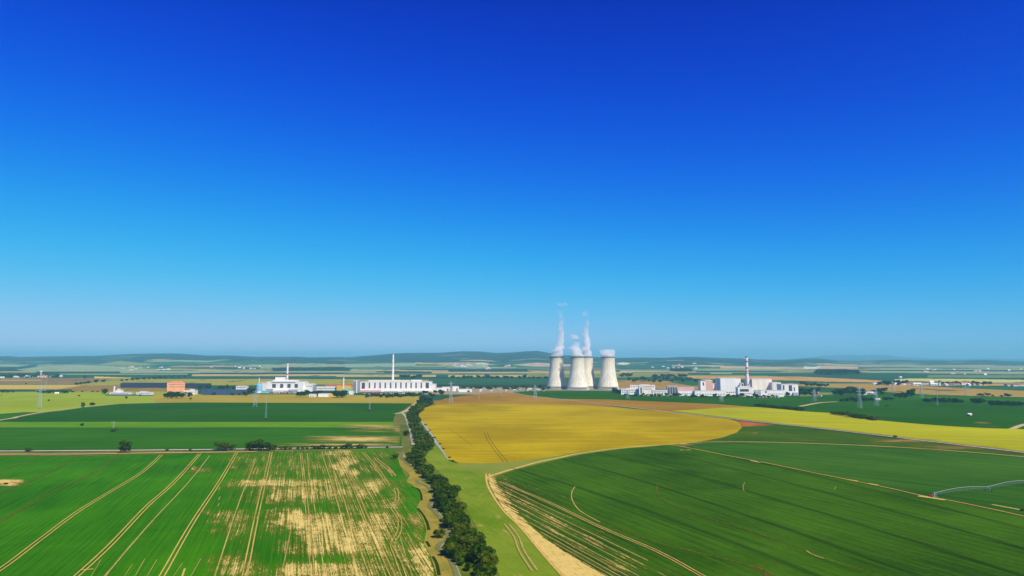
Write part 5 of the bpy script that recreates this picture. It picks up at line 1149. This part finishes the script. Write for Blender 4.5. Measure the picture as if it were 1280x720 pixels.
for i in range(4):
    a, c = ends[i], ends[i + 1]; d = (c - a); L = d.length; u = d.normalized(); n_ = Vector((-u.y, u.x, 0)); N = 14
    bm = bmesh.new()
    def top(f, a=a, d=d): return a + d * f + Vector((0, 0, 4.3 + 2.0 * math.sin(math.pi * f)))
    def bot(f, s, a=a, d=d, n_=n_): return a + d * f + n_ * s * .75 + Vector((0, 0, 3.5 + .6 * math.sin(math.pi * f)))
    for k in range(N): add_bar(bm, top(k / N), top((k + 1) / N), .2)
    from_bm('water_pipe', bm, M['steel'], irr)
    bm = bmesh.new()
    for k in range(N):
        f = k / N; g_ = (k + 1) / N; fm = (k + .5) / N
        for s in (-1, 1):
            if 0 < k: add_bar(bm, bot(f - .5 / N, s), bot(fm, s), .06)
            add_bar(bm, top(f), bot(fm, s), .06); add_bar(bm, bot(fm, s), top(g_), .06)
        add_bar(bm, bot(fm, -1), bot(fm, 1), .1)
    from_bm('truss', bm, M['dull'], irr)
    bm = bmesh.new()
    for k in range(1, N * 2): t0 = top(k / (N * 2)); add_bar(bm, t0, Vector((t0.x, t0.y, 2.0)), .03)
    from_bm('drop_hose', bm, M['steel'], irr)
    bm = bmesh.new(); w0 = c + u * 2.6; w1 = c - u * 2.6
    w0 = c + n_ * 2.6; w1 = c - n_ * 2.6
    for w in (w0, w1): add_bar(bm, w + Vector((0, 0, .75)), c + Vector((0, 0, 4.3)), .16); add_bar(bm, w + Vector((0, 0, .75)), c + u * .8 + Vector((0, 0, 3.6)), .1)
    add_bar(bm, w0 + Vector((0, 0, .75)), w1 + Vector((0, 0, .75)), .22); fr = from_bm('wheel_tower', bm, M['steel'], irr)
    for w in (w0, w1):
        bm = bmesh.new(); lathe(bm, [(.35, -.2), (.75, -.2), (.75, .2), (.35, .2), (.35, -.2)], 18)
        bmesh.ops.rotate(bm, verts=bm.verts, matrix=Matrix.Rotation(math.pi / 2, 3, 'X')); bmesh.ops.rotate(bm, verts=bm.verts, matrix=Matrix.Rotation(math.atan2(n_.y, n_.x), 3, 'Z'))
        bmesh.ops.translate(bm, verts=bm.verts, vec=w + Vector((0, 0, .75))); from_bm('wheel', bm, M['black'], fr)
q = G(1162.6, 621.2); gen = empty('pump_generator', (q.x, q.y, 0), .3, label='small dark red pump set on the bare earth beside the pivot tower', cat='pump')
bm = bmesh.new(); add_box(bm, -1.5, 1.5, -.8, .8, .6, 2.0, taper=.1); from_bm('housing', bm, M['rustred'], gen)
bm = bmesh.new(); add_box(bm, -1.9, 1.9, -.7, .7, .35, .59); add_bar(bm, (1.9, 0, .45), (3.2, 0, .4), .12); from_bm('chassis', bm, M['black'], gen)
for sx in (-1, 1):
    bm = bmesh.new(); lathe(bm, [(.1, -.12), (.38, -.12), (.38, .12), (.1, .12)], 14); bmesh.ops.rotate(bm, verts=bm.verts, matrix=Matrix.Rotation(math.pi / 2, 3, 'X')); bmesh.ops.translate(bm, verts=bm.verts, vec=(sx * 1.0, -.9, .38)); from_bm('wheel', bm, M['black'], gen)
bm = bmesh.new(); lathe(bm, [(.1, 1.95), (.1, 2.8)], 8); from_bm('exhaust_pipe', bm, M['black'], gen)
tree('field_bush', G(1279, 639.2), 2.0, 'low dark shrub on the bare patch at the right edge', cat='bush', wide=2.2)
tree('field_bush', G(949, 577.6), 1.6, 'tiny dark shrub on the trampled spot of the service track', cat='bush', wide=2.0)
tree('field_bush', G(856, 562.9), 1.6, 'tiny dark shrub between two pale spots below the golden field tip', cat='bush', wide=2.0)
tree('field_bush', G(1119.4, 547.2), 4.0, 'small dark bush on the main road beside the pale golden field', cat='bush', wide=1.8)
tree('field_bush', G(7.6, 606.4), 2.6, 'dark shrub in the bare hollow at the left edge', cat='bush', wide=1.4)
for i, (x, y, h) in enumerate(((530,532,3),(535,539,2.4),(541,548,2.6),(548,556,2.6),(552,562,2.2),(560,573,2.6),(564,577.4,2.4),(567,578.6,1.8))):
    tree('roadside_shrub', G(x + 2.2, y), h, (ORD[i] if i < 7 else 'nearest') + ' low shrub along the grey farm road at the golden field, from the far end', 'shrubs along the grey farm road', 'bush', 1.8)
# ------------------------------------------------------------------ the air: one even haze round everything
HX, HY0, HY1, HZ0, HZ1 = 44000.0, -2600.0, 42000.0, -1.4, 372.0
bm = bmesh.new(); add_box(bm, -HX, HX, HY0, HY1, HZ0, HZ1)
t = NT('haze'); pv = t.n('ShaderNodeVolumePrincipled')
pv.inputs['Color'].default_value = (0.34, 0.86, 1.0, 1); pv.inputs['Density'].default_value = 5.2e-5; pv.inputs['Anisotropy'].default_value = 0.0
t.l(pv.outputs[0], t.out.inputs['Volume'])
hz = from_bm('haze', bm, t.m); tag(hz, kind='stuff')
